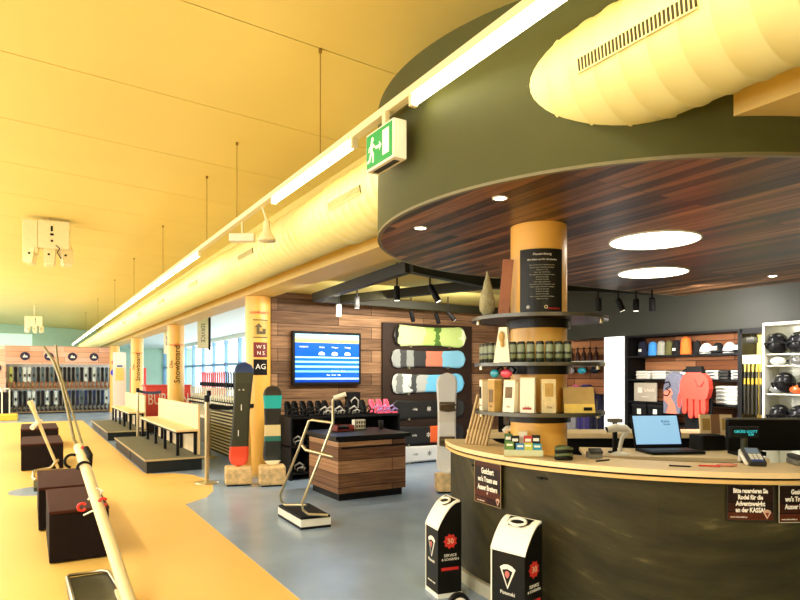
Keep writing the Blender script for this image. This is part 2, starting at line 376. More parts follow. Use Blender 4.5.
h = hb.build('heart_sign', RED, col4); a = column_front(col4, 0); h.location = (.2*math.cos(a), .2*math.sin(a), 1.95); h.rotation_euler.z = a+PI/2
hb = MB(); hb.lathe([(.15, 0), (.15, .012)], 24, Matrix.Rotation(PI/2, 4, 'X')); h = hb.build('badge', mat('badge_blue', (30, 60, 190), .4), col4)
h.location = (.21*math.cos(a), .21*math.sin(a), 1.6); h.rotation_euler.z = a+PI/2
# signs on the column beside the television
a = math.degrees(column_front(col1, 0))+12
for nm, z0, z1, m in (('arrow_sign', 2.06, 2.3, mat('sign_ochre', (206, 178, 84), .5)), ('red_sign', 1.76, 1.98, mat('sign_maroon', (116, 22, 16), .5)), ('dark_sign', 1.5, 1.73, BLACKM)):
    p = curved_plate(.186, a-32, a+32, z0, z1).build(nm, m, col1)
col_text(col1, 'snow', .07, 2.42, RED, da=-14); col_text(col1, 'board', .07, 2.42, RED, da=24)
col_text(col1, 'W S', .075, 1.91, TXT, da=12); col_text(col1, 'N S', .075, 1.82, TXT, da=12)
col_text(col1, 'AG', .11, 1.62, TXT, da=12)
aa = math.radians(a)
ab = MB(); ab.front([(-.06, -.07), (.07, -.07), (.07, .01), (.03, .01), (.03, -.03), (-.02, -.03), (-.02, .03), (.02, .03), (-.03, .09), (-.09, .03), (-.06, .03)], -.006, 0)
ar = ab.build('arrow', mat('sign_brown', (92, 74, 30), .5), col1, (.196*math.cos(aa), .196*math.sin(aa), 2.17), aa+PI/2)
fb = curved_plate(.187, a-34, a+34, 2.045, 2.06, .006); fb2 = curved_plate(.187, a-34, a+34, 2.3, 2.315, .006)
fb.add(fb2.v, fb2.f); fb.build('sign_frame', mat('sign_brown', (92, 74, 30), .5), col1)

# ------------------------------------------------------------------ light rail and tubes
XL, ZL = 1.87, 3.05
rail = tag(MB().box(XL-.03, XL+.03, -2.5, 36.5, ZL+.035, ZL+.085, bev=.006).build('light_rail', CREAM), 'long cream rail carrying the fluorescent tubes below the ceiling', 'light rail')
sp = [(-.3, 1.1), (1.2, 3.0), (3.72, 5.35)] + [(8.15+i*1.62, 8.15+i*1.62+1.55) for i in range(17)]
desc = {1: 'bright fluorescent tube nearest the camera, before the round green drum', 2: 'fluorescent tube between the exit sign and the projector'}
for k, (a0, a1) in enumerate(sp):
    root = thing('fluorescent_light', desc.get(k, 'fluorescent tube in the far unbroken run of the rail'), 'light', (XL, a0, ZL), 0, 'fluorescent tubes on the rail')
    b = MB(); b.cyl((0, .03, 0), (0, a1-a0-.03, 0), .024, 16); b.build('tube', TUBE, root)
    b = MB(); b.box(-.022, .022, 0, .03, -.025, .036); b.build('end_cap', CREAM, root); b = MB(); b.box(-.022, .022, a1-a0-.03, a1-a0, -.025, .036); b.build('end_cap', CREAM, root)
WIRE = mat('wire', (150, 120, 50), .4, .5)
for yy in (4.3, 6.48, 7.77, 10.7, 14, 17.4, 22, 27):
    px_z = zc(XL)
    root = tag(MB().cyl((0, 0, 0), (0, 0, px_z-(ZL+.085)), .004, 6).cyl((0, 0, px_z-(ZL+.085)-.03), (0, 0, px_z-(ZL+.085)), .014, 8).build('suspension_wire', WIRE), 'thin wire holding the light rail from the yellow ceiling', 'wire', 'rail suspension wires')
    root.location = (XL, yy, ZL+.085)
# exit sign hung on the rail (its face looks back along the hall)
xs = thing('exit_sign', 'green and white emergency exit sign with a running man, hung from the rail', 'sign', (1.84, 3.25, 2.87), -PI/2)
MB().box(-.17, .17, -.045, .045, -.115, .115, bev=.008).build('housing', WHITE, xs)
MB().box(-.155, .155, -.049, -.045, -.1, .1).build('green_panel', GREENB, xs)
MB().box(.05, .125, -.052, -.049, -.07, .075).build('door_symbol', SIGNW, xs)
MB().front([(-.035, -.008), (.01, -.008), (.01, -.028), (.035, 0), (.01, .028), (.01, .008), (-.035, .008)], -.052, -.049).build('arrow_symbol', SIGNW, xs)
MB().front([(-.088, .052), (-.075, .044), (-.062, .052), (-.06, .066), (-.075, .078), (-.09, .066), (-.09, .06), (-.1, .03), (-.118, .022), (-.126, -.004), (-.114, -.004), (-.106, .012), (-.1, .01),
            (-.104, -.02), (-.118, -.052), (-.142, -.056), (-.142, -.07), (-.108, -.068), (-.09, -.03), (-.076, -.036), (-.078, -.078), (-.062, -.078), (-.058, -.026), (-.076, -.002), (-.074, .02), (-.062, .008), (-.042, .006), (-.042, .018), (-.056, .022), (-.07, .04), (-.082, .045)][::1], -.052, -.049).build('running_man', SIGNW, xs)
g = MB(); g.box(-.13, .13, -.02, .02, -.118, -.1145); g.build('vent_slot', DARK, xs)
MB().box(-.02, .02, -.015, .015, .115, .215).build('bracket', CREAM, xs)
# projector box and spot on the rail
pj = thing('wall_wash_lamp', 'small white box lamp hanging from the rail beside a round spotlight', 'lamp', (XL+.02, 6.35, 2.93), math.radians(-31))
MB().box(-.13, .13, -.05, .05, -.05, .03, bev=.01).build('housing', WHITE, pj); MB().cyl((0, 0, .03), (0, 0, .17), .012).build('stem', CREAM, pj)
sp_ = thing('spotlight', 'white bell shaped spotlight beside the box lamp, against the duct', 'spotlight', (XL+.06, 5.7, 2.86), 0)
MB().lathe([(.03, .1), (.035, .02), (.05, -.02), (.085, -.07), (.085, -.09), (.01, -.085)], 24).build('lamp_head', CREAM, sp_); MB().cyl((0, 0, .1), (-.04, 0, .23), .012).build('stem', CREAM, sp_)
# speaker clusters under the ceiling
def cluster(loc, label, s=1.0, hang=.05):
    root = thing('speaker_cluster', label, 'loudspeaker cluster', loc, math.radians(-8), 'speaker clusters'); root.scale = (s, s, s)
    MB().box(-.16, .36, -.14, .14, -.52, 0, bev=.015).build('housing', CREAM, root)
    MB().box(-.42, -.17, -.1, .14, -.62, .0, bev=.015).build('side_speaker', CREAM, root)
    for x, rz, d in ((-.3, -.3, 0), (.02, 0, -.02), (.3, .35, 0)):
        M = Matrix.Translation((x, -.02, -.66+d)) @ Matrix.Rotation(rz, 4, 'Z') @ Matrix.Rotation(-.25, 4, 'X')
        q = MB(); q.lathe([(.09, -.17), (.12, -.15), (.14, .1), (.12, .2)], 4, M @ Matrix.Rotation(PI/4, 4, 'Z'), smooth=False); h_ = q.build('speaker_head', CREAM, root)
        MB().lathe([(.022, 0), (.022, .006)], 12, Matrix.Translation((x, -.16, -.64)) @ Matrix.Rotation(PI/2, 4, 'X')).build('status_light', BLACKM, h_)
    MB().box(.05, .085, -.147, -.138, -.2, -.1).box(.04, .1, -.147, -.138, -.28, -.24).box(.05, .09, -.147, -.138, -.4, -.36).build('socket', BLACKM, root)
    MB().tube([(.13, -.13, -.45), (.2, -.16, -.52), (.16, -.15, -.6), (.22, -.1, -.7)], .01, 6).build('cable', BLACKM, root)
    MB().cyl((0, 0, 0), (0, 0, hang), .03, 10).build('hanger', CREAM, root)
cluster((.26, 11.5, 3.97), 'cream loudspeaker cluster under the ceiling, the nearer one', .85)
cluster((.14, 26.0, 3.62), 'small far loudspeaker cluster hanging before the mint end wall', .72, .6)

# ------------------------------------------------------------------ soffit lights
for x, yv, r, lab in ((3.92, 2.94, .318, 'large round glowing ceiling light, the nearer one under the timber soffit'), (5.14, 3.87, .322, 'large round glowing ceiling light, the farther one under the timber soffit')):
    root = thing('ceiling_light', lab, 'ceiling light', (x, yv, 2.488), 0, 'round soffit lights')
    MB().lathe([(r, 0), (r, -.012), (r-.012, -.012), (r-.012, -.004)], 48, cap=False).build('rim', WHITE, root)
    MB().lathe([(r-.013, -.008), (r-.013, -.002)], 48).build('diffuser', LEDW, root)
for x, yv, lab in ((2.25, 2.68, 'small recessed downlight left of the orange column, nearest the drum front'), (2.25, 3.5, 'small recessed downlight by the left tip of the timber soffit'), (6.35, 3.4, 'small recessed downlight above the shelf of caps'), (5.6, 2.3, 'small recessed downlight at the right edge of the view')):
    root = thing('downlight', lab, 'downlight', (x, yv, 2.488), 0, 'small downlights')
    MB().lathe([(.045, 0), (.045, -.006), (.034, -.006), (.034, -.001)], 24, cap=False).build('rim', WHITE, root)
    MB().lathe([(.033, -.004), (.033, -.001)], 24).build('lens', mat('lens_glow', (255, 250, 235), .4, var=0, emit=25), root)

# ------------------------------------------------------------------ black truss with spotlights
def beam(p, q, label, w=.05, h=.06, z=2.6):
    p = Vector((*p, z)); q = Vector((*q, z)); d = q-p; L_ = d.length
    o = tag(MB().box(0, L_, -w, w, -h, h, bev=.006).build('lighting_beam', mat('beam_olive', (34, 33, 20), .5)), label, 'lighting beam', 'lighting frame beams'); o.location = p; o.rotation_euler.z = math.atan2(d.y, d.x)
beam((3.49, 8.2), (3.31, 5.36), 'dark olive lighting beam running back above the display box')
beam((3.31, 5.36), (4.75, 5.85), 'dark lighting beam nearest the round soffit, left part')
beam((4.75, 5.85), (6.95, 5.2), 'dark lighting beam reaching the grey bulkhead behind the column')
beam((3.5, 8.2), (7.0, 8.4), 'dark lighting beam along the timber wall over the snowboards')
beam((4.75, 5.9), (3.9, 8.2), 'dark slanting lighting beam crossing above the snowboards')
def spot(px, py, t, tilt, rz, label, on=False, ln=.17):
    p = ray(px, py, t); root = thing('track_spotlight', label, 'spotlight', p, rz, 'track spotlights')
    M = Matrix.Rotation(tilt, 4, 'X')
    MB().lathe([(.036, 0), (.036, ln), (.03, ln+.01)], 18, M @ Matrix.Translation((0, 0, -ln))).build('lamp_barrel', WHITE if on else BLACKM, root)
    MB().lathe([(.03, -.002), (.03, .001)], 18, M @ Matrix.Translation((0, 0, -ln))).build('lens', mat('spot_lens', (255, 244, 220), .3, var=0, emit=3), root)
    MB().cyl((0, 0, 0), (0, 0, 2.75-p[2]), .01, 8).build('stem', BLACKM, root)
    return root
for a_ in [(339, 305, 8.7, .1, 0, 'white lit spotlight over the television', True, .16), (357, 297, 8.3, 0, 0, 'upright olive spotlight above the television', False, .15),
           (397, 287, 6.9, 0, .3, 'upright dark spotlight left of the soffit beam corner', False, .15), (430, 286, 7.0, -.5, .9, 'dark tilted spotlight aimed right over the top snowboard', False, .2),
           (411, 311, 10.0, .5, -1.0, 'black spotlight near the top snowboard, tilted left', False, .18), (436, 314, 10.2, .5, -1.2, 'black spotlight over the middle of the top snowboard', False, .17), (448, 312, 9.9, -.7, 1.2, 'black spotlight over the right end of the top snowboard', False, .17),
           (598, 299, 7.2, .4, -1.0, 'small black spotlight just right of the column shelf', False, .14), (618, 300, 7.4, -.4, .9, 'black spotlight first before the grey bulkhead', False, .14), (636, 300, 7.3, .0, 0, 'black upright spotlight before the grey bulkhead', False, .13), (652, 299, 7.2, .45, -1, 'black spotlight at the end of the beam by the bulkhead', False, .14)]: spot(*a_)
area('shop_spots', (4.6, 7.3, 2.5), (0.0, 1.0, -0.75), 2.8, .1, 90, (1, .93, .8))
area('shelf_spots', (6.2, 4.2, 2.4), (1.0, 0, -1.0), .1, 2.6, 105, (1, .96, .9))

area('cabinet_fill', (6.95, 3.9, 1.93), (.3, 0, -1), .2, .15, 5, (1, .92, .7))  # light added inside the pole cabinet to brighten its yellow back
area('cabinet_fill', (6.78, 3.2, 2.0), (.35, 0, -1), .1, 1.2, 14, (1, .98, .92))  # light added inside the helmet cabinet to brighten its white panels

# ================================================================== ROUND COUNTER
CX, CY = 4.28, 3.19
def ring(r0, r1, a0, a1, z0, z1, n=64): return MB().prism(arc(0, 0, r1, a0, a1, n)+arc(0, 0, r0, a0, a1, n)[::-1], z0, z1, smooth=False)
ct = thing('reception_counter', 'large round sales counter clad in dark olive slate with birch edge', 'counter', (CX, CY, 0))
ring(1.60, 1.635, 148, 300, .1, .925).build('slate_front', SLATE, ct)
ring(1.56, 1.60, 148, 300, 0.02, .925).build('core_panel', BLACKM, ct)
ring(1.57, 1.655, 148, 300, .003, .09).build('plinth', mat('plinth_grey', (188, 184, 160), .4), ct)
ring(1.30, 1.68, 147, 301, .955, .985).build('worktop', PALE, ct)
ring(1.32, 1.655, 147.5, 300.5, .942, .955).build('shadow_gap', BLACKM, ct)
ring(1.32, 1.675, 147, 301, .922, .942).build('edge_band', BIRCH, ct)
def on_counter(th, r=1.64, z=0): a = math.radians(th); return (CX+r*math.cos(a), CY+r*math.sin(a), z), a+PI/2
# hooks
for th, lab in ((171.5, 'black bag hook on the counter face by its left end'), (193.5, 'black bag hook on the counter above the nearer dispenser')):
    p, rz = on_counter(th, 1.637, .87); hk = thing('bag_hook', lab, 'hook', p, rz, 'bag hooks on the counter')
    MB().box(-.035, .035, -.008, 0, -.006, .006).build('plate', BLACKM, hk); MB().cyl((0, -.002, .0), (0, -.03, .004), .005, 8).build('peg', BLACKM, hk)
# signs
SIGNT = [('Gesichert', .075, .060), ("wo's Traum uns", .02, .052), ('Ausser Brettern', -.035, .052), ('Bitte reservieren Sie', .068, .040), ('Rodel für die', .026, .040), ('Adventsweight', -.016, .040), ('an der KASSA!', -.058, .040)]
def sign(th, w, h, z, lines, label, frame):
    p, rz = on_counter(th, 1.637+w*w/8/1.64+.006, z); r = thing('notice_sign', label, 'sign', p, rz, 'notices on the counter')
    MB().box(-w/2, w/2, -.004, .0, -h/2, h/2).build('sign_board', SIGNB, r)
    f = MB(); t = .004
    for b_ in ((-w/2, w/2, -h/2, -h/2+t), (-w/2, w/2, h/2-t, h/2), (-w/2, -w/2+t, -h/2, h/2), (w/2-t, w/2, -h/2, h/2)): f.box(b_[0], b_[1], -.006, -.004, b_[2], b_[3])
    f.build('sign_frame', mat('frame_tan', (150, 132, 84), .5) if frame == 1 else mat('frame_grey', (188, 186, 160), .5) if frame == 2 else DARK, r)
    for s_, zz, sz, sx in lines: lettering(s_, sz, TXT, r, (0, -.005, zz), sx=sx, bold=.0012)
    lettering('www.skiverleih.at', .012, TXT, r, (-w*.25, -.005, -h/2+.018))
    em = MB(); em.front([(0, -.026), (-.02, .01), (-.014, .02), (0, .024), (.014, .02), (.02, .01)], -.0065, -.004); e_ = em.build('emblem', mat('emblem_pink', (206, 170, 140), .5), r, (w/2-.034, 0, -h/2+.036))
    MB().front([(0, -.014), (-.01, .008), (.01, .008)], -.008, -.0064).build('emblem_centre', mat('sign_maroon', (116, 22, 16), .5), e_)
sign(177.5, .295, .285, .775, [('Gesichert', .078, .056, .62), ("wo's Traum uns", .022, .05, .66), ('Ausser Brettern', -.034, .05, .66), ('*', -.075, .03, 1)], 'dark wooden notice with white writing on the counter, left of the nearer dispenser', 1)
sign(232.9, .235, .19, .822, [('Bitte reservieren Sie', .062, .034, .62), ('Rodel für die', .028, .034, .7), ('Adventsweight', -.006, .034, .72), ('an der KASSA!', -.04, .034, .72)], 'unframed brown notice about sledge reservations, right part of the counter', 0)
sign(241.9, .235, .20, .818, [('Gesichert', .062, .036, .7), ("wo's Traum uns", .024, .036, .7), ('Ausser Brettern', -.016, .036, .7)], 'grey framed brown notice cut by the right edge of the view', 2)
# dispensers
def dispenser(th, label, w=.235, d=.175, off=0.035, h0=.5, h1=.66):
    p, rz = on_counter(th, 1.655+off, .02); r = thing('brochure_dispenser', label, 'dispenser', p, rz, 'black and white dispensers')
    body = mat('dispenser_black', (14, 13, 7), .4); wm = mat('dispenser_white', (244, 242, 224), .35, var=.02)
    prof = [(0, 0), (-d, 0), (-d, h0)]                     # y,z side outline with a curved top
    curve = [(-d+d*.93*t_, h0+(h1-h0)*math.sin(t_*PI/2)**.9) for t_ in [i/8 for i in range(9)]]
    prof += curve[1:]+[(0, h1)]
    Rx = Matrix(((0, 0, 1, -w/2), (1, 0, 0, 0), (0, 1, 0, 0), (0, 0, 0, 1)))
    MB().prism(prof, 0, w, Rx).build('housing', body, r)
    k = [(y_, z_) for y_, z_ in curve]; band = k+[(y_+.004, z_+.012) for y_, z_ in k][::-1]
    lid = MB().prism([(y_-.004, z_) for y_, z_ in k]+[(y_-.002, z_+.014) for y_, z_ in k][::-1], 0, w+.012, Matrix(((0, 0, 1, -w/2-.006), (1, 0, 0, 0), (0, 1, 0, 0), (0, 0, 0, 1)))).build('lid', wm, r)
    e = MB(); e.box(-w/2-.004, w/2+.004, -d-.004, .004, -.017, .012); e.box(-w/2-.004, -w/2+.004, -d-.004, -d+.004, 0, h0); e.build('base_edge', wm, r)
    # handle hole with ring
    yc_, zc_ = curve[7][0], curve[7][1]; sl = math.atan2(curve[8][1]-curve[5][1], curve[8][0]-curve[5][0])
    M = Matrix.Translation((0, curve[5][0]-.004, curve[5][1]+.020)) @ Matrix.Rotation(sl, 4, 'X')
    hole = MB(); hole.prism([(-.085, .05), (.085, .05), (.075, .0), (.045, -.035), (-.045, -.035), (-.075, .0)], -.004, .001, M); hole.build('cut_out', BLACKM, r)
    rg = MB(); pts = [(.056*math.cos(q), .032*math.sin(q)) for q in [i*2*PI/24 for i in range(24)]]
    tp_ = [tuple(M @ Vector((x_, y_, .004))) for x_, y_ in pts]; rg.tube(tp_+[tp_[0]], .009, 8); rg.build('handle', wm, r)
    # emblem wedge on the front, splat and writing on the right side
    em = MB(); em.front([(0, -.08), (-.055, .04), (-.03, .056), (0, .062), (.03, .056), (.055, .04)], -d-.003, -d); e1 = em.build('emblem', wm, r, (0, 0, .32))
    em = MB(); em.front([(0, -.062), (-.036, .026), (0, .036), (.036, .026)], -d-.005, -d-.003); em.build('emblem_field', BLACKM, e1)
    em = MB(); em.front([(0, -.02), (-.018, .0), (-.014, .02), (.0, .026), (.016, .018), (.014, 0)], -d-.0065, -d-.005); em.build('emblem_spot', mat('emblem_rose', (206, 110, 96), .5), e1)
    lettering('Pistenski', .03, TXT, r, (0, -d-.003, .215))
    lettering('intersnow rental', .018, TXT, r, (0, -d-.003, .075))
    sm = MB(); pts = [( (.044+(.008 if i % 2 else -.004))*math.cos(i*2*PI/18), (.044+(.008 if i % 2 else -.004))*math.sin(i*2*PI/18)*1.0) for i in range(18)]
    Rs = Matrix(((0, 0, 1, w/2), (1, 0, 0, -d*.48), (0, 1, 0, .36), (0, 0, 0, 1)))
    sm.prism(pts, 0, .003, Rs); sm.build('red_splash', mat('splash_red', (214, 50, 40), .4), r)
    RR = (Matrix.Rotation(PI/2, 4, 'Z') @ Matrix.Rotation(PI/2, 4, 'X')).to_euler()
    lettering('30', .05, mat('splash_cream', (244, 214, 170), .5), r, (w/2+.004, -d*.48, .36), RR)
    lettering('SERVICE', .026, TXT, r, (w/2+.002, -d*.48, .265), RR); lettering('& SCHÄRFEN', .022, TXT, r, (w/2+.002, -d*.48, .238), RR)
    MB().box(w/2, w/2+.002, -d*.85, -d*.12, .165, .185).build('red_bar', RED, r)
    return r
dispenser(170.0, 'black dispenser with white curved lid by the counter left end', w=.2, off=.12, h0=.44, h1=.62)
dispenser(192.6, 'nearer black dispenser with white lid and oval handle before the slate counter', off=.12, h0=.45, h1=.615)
# wheel like roll between them
wl_ = thing('trolley_wheel', 'small black and white wheel on the floor between the two dispensers', 'wheel', (*ray(459, 592, 3.86)[:2], .075), math.radians(-20))
MB().lathe([(.068, -.02), (.07, 0), (.068, .02)], 28, Matrix.Rotation(PI/2, 4, 'X')).build('tyre', BLACKM, wl_)
MB().lathe([(.046, 0), (.046, .024)], 24, Matrix.Rotation(PI/2, 4, 'X')).build('wheel_disc', WHITE, wl_)
MB().lathe([(.02, 0), (.02, .028)], 16, Matrix.Rotation(PI/2, 4, 'X')).build('hub', BLACKM, wl_)

# ================================================================== BENCHES, STANCHIONS, STOOLS
CARP = mat('carpet_olive', (104, 102, 78), 0.8, var=0.2, scale=30); SIDE = mat('platform_side', (26, 34, 38), 0.5)
def platform(y0, y1, label):
    r = thing('bench_platform', label, 'platform', (1.5, y0, .003), 0, 'low bench platforms')
    MB().box(0.02, .84, .02, y1-y0-.02, 0, .185).build('plinth', SIDE, r)
    MB().box(0, .86, 0, y1-y0, .187, .21).build('carpet_top', CARP, r)
    e = MB(); e.box(-.004, .864, -.006, 0, .182, .212); e.box(-.006, 0, -.006, y1-y0, .182, .212); e.build('edge_trim', mat('trim_tan', (176, 160, 118), .5), r)
    s = MB(); s.box(.014, .02, (y1-y0)*.45, (y1-y0)*.45+.012, 0, .185); s.build('joint', BLACKM, r)
platform(10.03, 14.0, 'low grey carpeted platform under the nearer bench')
platform(15.5, 19.6, 'low grey carpeted platform under the farther bench')
def bench(y0, ln, label, pl):
    r = thing('boot_bench', label, 'bench', (1.98, y0, .216), 0, 'birch benches'); r.scale = (1, 1, 1)
    MB().box(0, .36, 0, ln, .375, .41, bev=.006).build('seat', PALE, r)
    MB().box(.345, .38, 0, pl, .0, .80, bev=.004).build('backrest', PALE, r)
    f = MB(); f.box(.02, .34, .02, .06, .345, .375); f.box(.02, .06, .02, ln-.02, .345, .375); f.build('seat_frame', BLACKM, r)
    for yy in (.03, ln*.3, ln*.55, ln*.8, ln-.08):
        for x in (.02, .29):
            MB().box(x, x+.045, yy, yy+.045, 0, .345).build('leg', BLACKM, r)
bench(10.25, 3.7, 'nearer pale birch bench with tall backrest on the grey platform', 3.6)
bench(15.7, 3.6, 'farther pale birch bench standing behind the second stanchion', 3.4)
def stanchion(x, y, label, z=.004):
    r = thing('barrier_post', label, 'barrier post', (x, y, z), 0, 'steel barrier posts')
    MB().lathe([(.16, 0), (.16, .008), (.10, .022), (.04, .035), (.03, .05)], 32).build('base', STEEL, r)
    MB().lathe([(.03, .03), (.03, 1.12)], 20).build('pole', STEEL, r)
    MB().lathe([(.034, 1.12), (.036, 1.13), (.036, 1.2), (.03, 1.215)], 20).build('belt_head', BLACKM, r)
    return r
stanchion(2.11, 8.77, 'steel barrier post with round base at the yellow floor tip')
stanchion(2.0, 14.4, 'thin steel barrier post between the two bench platforms')
stanchion(2.78, 11.4, 'steel barrier post behind the leaning dark snowboard')
def belt(p, q, m, label, z0, z1):
    p, q = Vector(p), Vector(q); d = q-p; n = Vector((-d.y, d.x, 0)).normalized()*.0015; b = MB(); N = 8; vs = []; 
    for i in range(N+1):
        t = i/N; c = p+d*t; sg = -.03*4*t*(1-t)
        for s in (-1, 1): vs += [(c+n*s+Vector((0, 0, z0+sg)))[:], (c+n*s+Vector((0, 0, z1+sg)))[:]]
    fs = []
    for i in range(N):
        a, c_ = i*4, i*4+4; fs += [(a, c_, c_+1, a+1), (a+2, a+3, c_+3, c_+2), (a+1, c_+1, c_+3, a+3), (a, a+2, c_+2, c_)]
    b.add(vs, fs); tag(b.build('barrier_belt', m), label, 'belt', 'barrier belts')
belt((2.145, 8.79, 0), (2.86, 8.9, 0), BLACKM, 'black belt from the nearest barrier post toward the orange column', 1.03, 1.09)
belt((2.03, 14.36, 0), (2.34, 13.6, 0), mat('belt_navy', (34, 38, 60), .7), 'dark belt from the far barrier post to the nearer bench back', 1.12, 1.18)
belt((2.13, 8.81, 0), (2.76, 11.36, 0), mat('belt_blue', (40, 44, 120), .7), 'blue belt strung behind the nearest barrier post', 1.13, 1.18)
BRN = mat('brown_leather', (20, 7, 4), 0.8, var=0.2, scale=6)
def stool(x, y, w, l, h, label, rz=0):
    r = thing('cube_stool', label, 'stool', (x, y, .0), rz, 'dark brown block stools')
    MB().box(0, w, 0, l, .01, h-.03, bev=.008).build('body', BRN, r); MB().box(-.003, w+.003, -.003, l+.003, h-.028, h, bev=.01).build('cushion', mat('brown_top', (62, 26, 10), .8, var=.15, scale=5), r)
stool(.13, 5.62, .43, 1.12, .42, 'dark brown block stool nearest the camera, beside the leaning pole')
stool(.07, 6.86, .5, 1.25, .42, 'dark brown block stool directly behind the nearest one')
stool(-.12, 11.3, .58, 1.4, .42, 'dark brown block stool behind the thin far pole')
stool(-.16, 14.4, .66, 1.6, .42, 'farthest dark brown block stool toward the ski rack')

# ================================================================== TRAINING DEVICES
dev = thing('balance_trainer', 'tall cream pole leaning back from a grey foot plate with red clamps', 'training device', (.54, 4.0, 0))
o_ = Vector((.54, 4.0, 0))
def rl(px, py, t): return Vector(ray(px, py, t))-o_
PT = mat('pole_cream', (222, 208, 160), .35, var=.1)
top_ = rl(79, 447, 4.96)
MB().tube([(0, 0, .04), top_*.5+Vector((0, 0, .02)), top_], .04, 16).build('pole', PT, dev)
MB().box(-.32, -.03, .42, 1.1, 0, .03, bev=.008).build('foot_plate', mat('plate_olive', (66, 66, 50), .3), dev)
MB().tube([(-.3, .42, .04), (-.31, 1.05, .045), (-.29, 1.1, .045), (-.08, 1.08, .05), (-.04, 1.02, .05), (0, .2, .06), (.0, 0, .03)], .014, 8).build('plate_rim', STEEL, dev)
MB().box(-.05, .05, -.12, .6, 0, .05, bev=.01).build('foot_bar', PT, dev)
q1, q2 = rl(74, 440, 4.95), rl(44, 347, 5.5)
mid = rl(62, 385, 5.2)
MB().tube([top_+(q1-top_)*.2, q1, rl(68, 412, 5.05), mid, rl(54, 362, 5.4), q2], .012, 8).build('thin_rod', mat('rod_olive', (132, 122, 82), .35, .5), dev)
MB().tube([top_+Vector((.03, 0, 0)), rl(78, 430, 5.0), rl(68, 398, 5.1), rl(58, 365, 5.35), rl(56, 345, 5.5)], .009, 8).build('thin_rod', mat('rod_olive', (132, 122, 82), .35, .5), dev)
def cpts(c, r, a0, a1, n=12, ax='xz'):
    return [Vector(c)+Vector((r*math.cos(math.radians(a0+(a1-a0)*i/n)), 0, r*math.sin(math.radians(a0+(a1-a0)*i/n)))) for i in range(n+1)]
MB().tube(cpts(rl(72, 461, 4.85), .05, 60, 260), .011, 8).build('hook', BLACKM, dev)
MB().tube(cpts(rl(84, 468, 4.75), .045, 0, 190), .011, 8).build('hook', BLACKM, dev)
MB().tube([rl(86, 448, 4.9), rl(90, 455, 4.85), rl(89, 468, 4.8)], .022, 10).build('grip', BLACKM, dev)
MB().tube([rl(82, 447, 4.9), rl(86, 450, 4.9), rl(88, 454, 4.9)], .014, 8).build('red_catch', RED, dev)
for cx_, cy_, a_ in ((82, 507, 0), (103, 502, 0)):
    MB().tube(cpts(rl(cx_, cy_, 4.45), .026, 30, 330), .010, 8).build('red_clamp', RED, dev)
MB().tube([rl(84, 515, 4.45), rl(92, 511, 4.4), rl(101, 510, 4.45), rl(106, 513, 4.45)], .007, 8).build('clamp_wire', WHITE, dev)
MB().tube([rl(88, 500, 4.5), rl(97, 488, 4.55), rl(103, 491, 4.55), rl(98, 497, 4.5)], .007, 8).build('clamp_wire', WHITE, dev)
# the far one
d2o = Vector((.1, 10.2, 0)); d2 = thing('balance_trainer', 'small far training pole leaning left, before the dark brown block stools', 'training device', d2o)
def r2(px, py, t): return Vector(ray(px, py, t))-d2o
MB().tube([r2(58, 468, 9.6), r2(46, 440, 9.4), r2(35, 413, 9.3), r2(30, 401, 9.25)], [.022, .022, .03, .042], 12).build('pole', PT, d2)
MB().tube([r2(36, 480, 8.85), r2(33, 478, 8.9), r2(34, 471, 9.2), r2(50, 468, 9.6), r2(58, 460, 9.5)], .022, 8).build('foot_frame', STEEL, d2)
MB().box(-.06, .3, -.95, -.3, .0, .05).build('foot_plate', mat('plate_olive', (66, 66, 50), .3), d2)
MB().tube([r2(32, 428, 9.2), r2(36, 424, 9.3), r2(41, 421, 9.4)], .035, 10).build('grip', WHITE, d2)
# balance board with steel frame on the blue grey floor
bb = thing('jump_plate', 'black topped white balance plate with a bent steel handle frame', 'training device', (2.42, 5.74, .003), math.radians(0))
pl_ = [fl_ for fl_ in ((-.13, .55), (-.26, -.28), (.09, -.32), (.26, .22))]
def flo(px, py, z=0.0): t = (EYE-z)*620/(py-375); a = (px-400)/620; return (t*(S_+a*C_)-2.42, t*(C_-a*S_)-5.74)
q_ = [flo(278, 505, .12), flo(301, 518, .12), flo(331, 515, .12), flo(309, 503, .12)]
MB().prism(q_, .0, .025).build('rubber_foot', BLACKM, bb); 
cxm = sum(p[0] for p in q_)/4; cym = sum(p[1] for p in q_)/4
MB().prism(q_, .025, .095).build('board_body', WHITE, bb)
MB().prism([(cxm+(x-cxm)*.97, cym+(y_-cym)*.97) for x, y_ in q_], .096, .118).build('rubber_top', BLACKM, bb)
b0 = Vector((2.42, 5.74, .003))
def rb(px, py, t): return Vector(ray(px, py, t))-b0
fr_ = MB(); fr_.tube([rb(306, 505, 6.15), rb(285, 505, 6.3), rb(281, 501, 6.3), rb(280, 495, 6.25), rb(300, 446, 6.1), rb(309, 421, 6.0), rb(312, 420, 6.0), rb(333, 423, 5.95)], .013, 10); fr_.build('steel_frame', STEEL, bb)
fr_ = MB(); fr_.tube([rb(328, 515, 5.95), rb(308, 514, 5.95), rb(303, 510, 5.95), rb(302, 503, 5.95), rb(318, 463, 5.95), rb(333, 423, 5.95), rb(333, 400, 5.95), rb(337, 396, 5.9)], .013, 10); fr_.build('steel_frame', STEEL, bb)
MB().tube([rb(302, 445, 6.1), rb(306, 450, 6.0), rb(318, 453, 5.9), rb(333, 457, 5.8)], .015, 8).build('cross_bar', STEEL, bb)
MB().tube([rb(334, 398, 5.9), rb(340, 396, 5.9), rb(346, 394, 5.9)], .022, 8).build('handle', WHITE, bb)

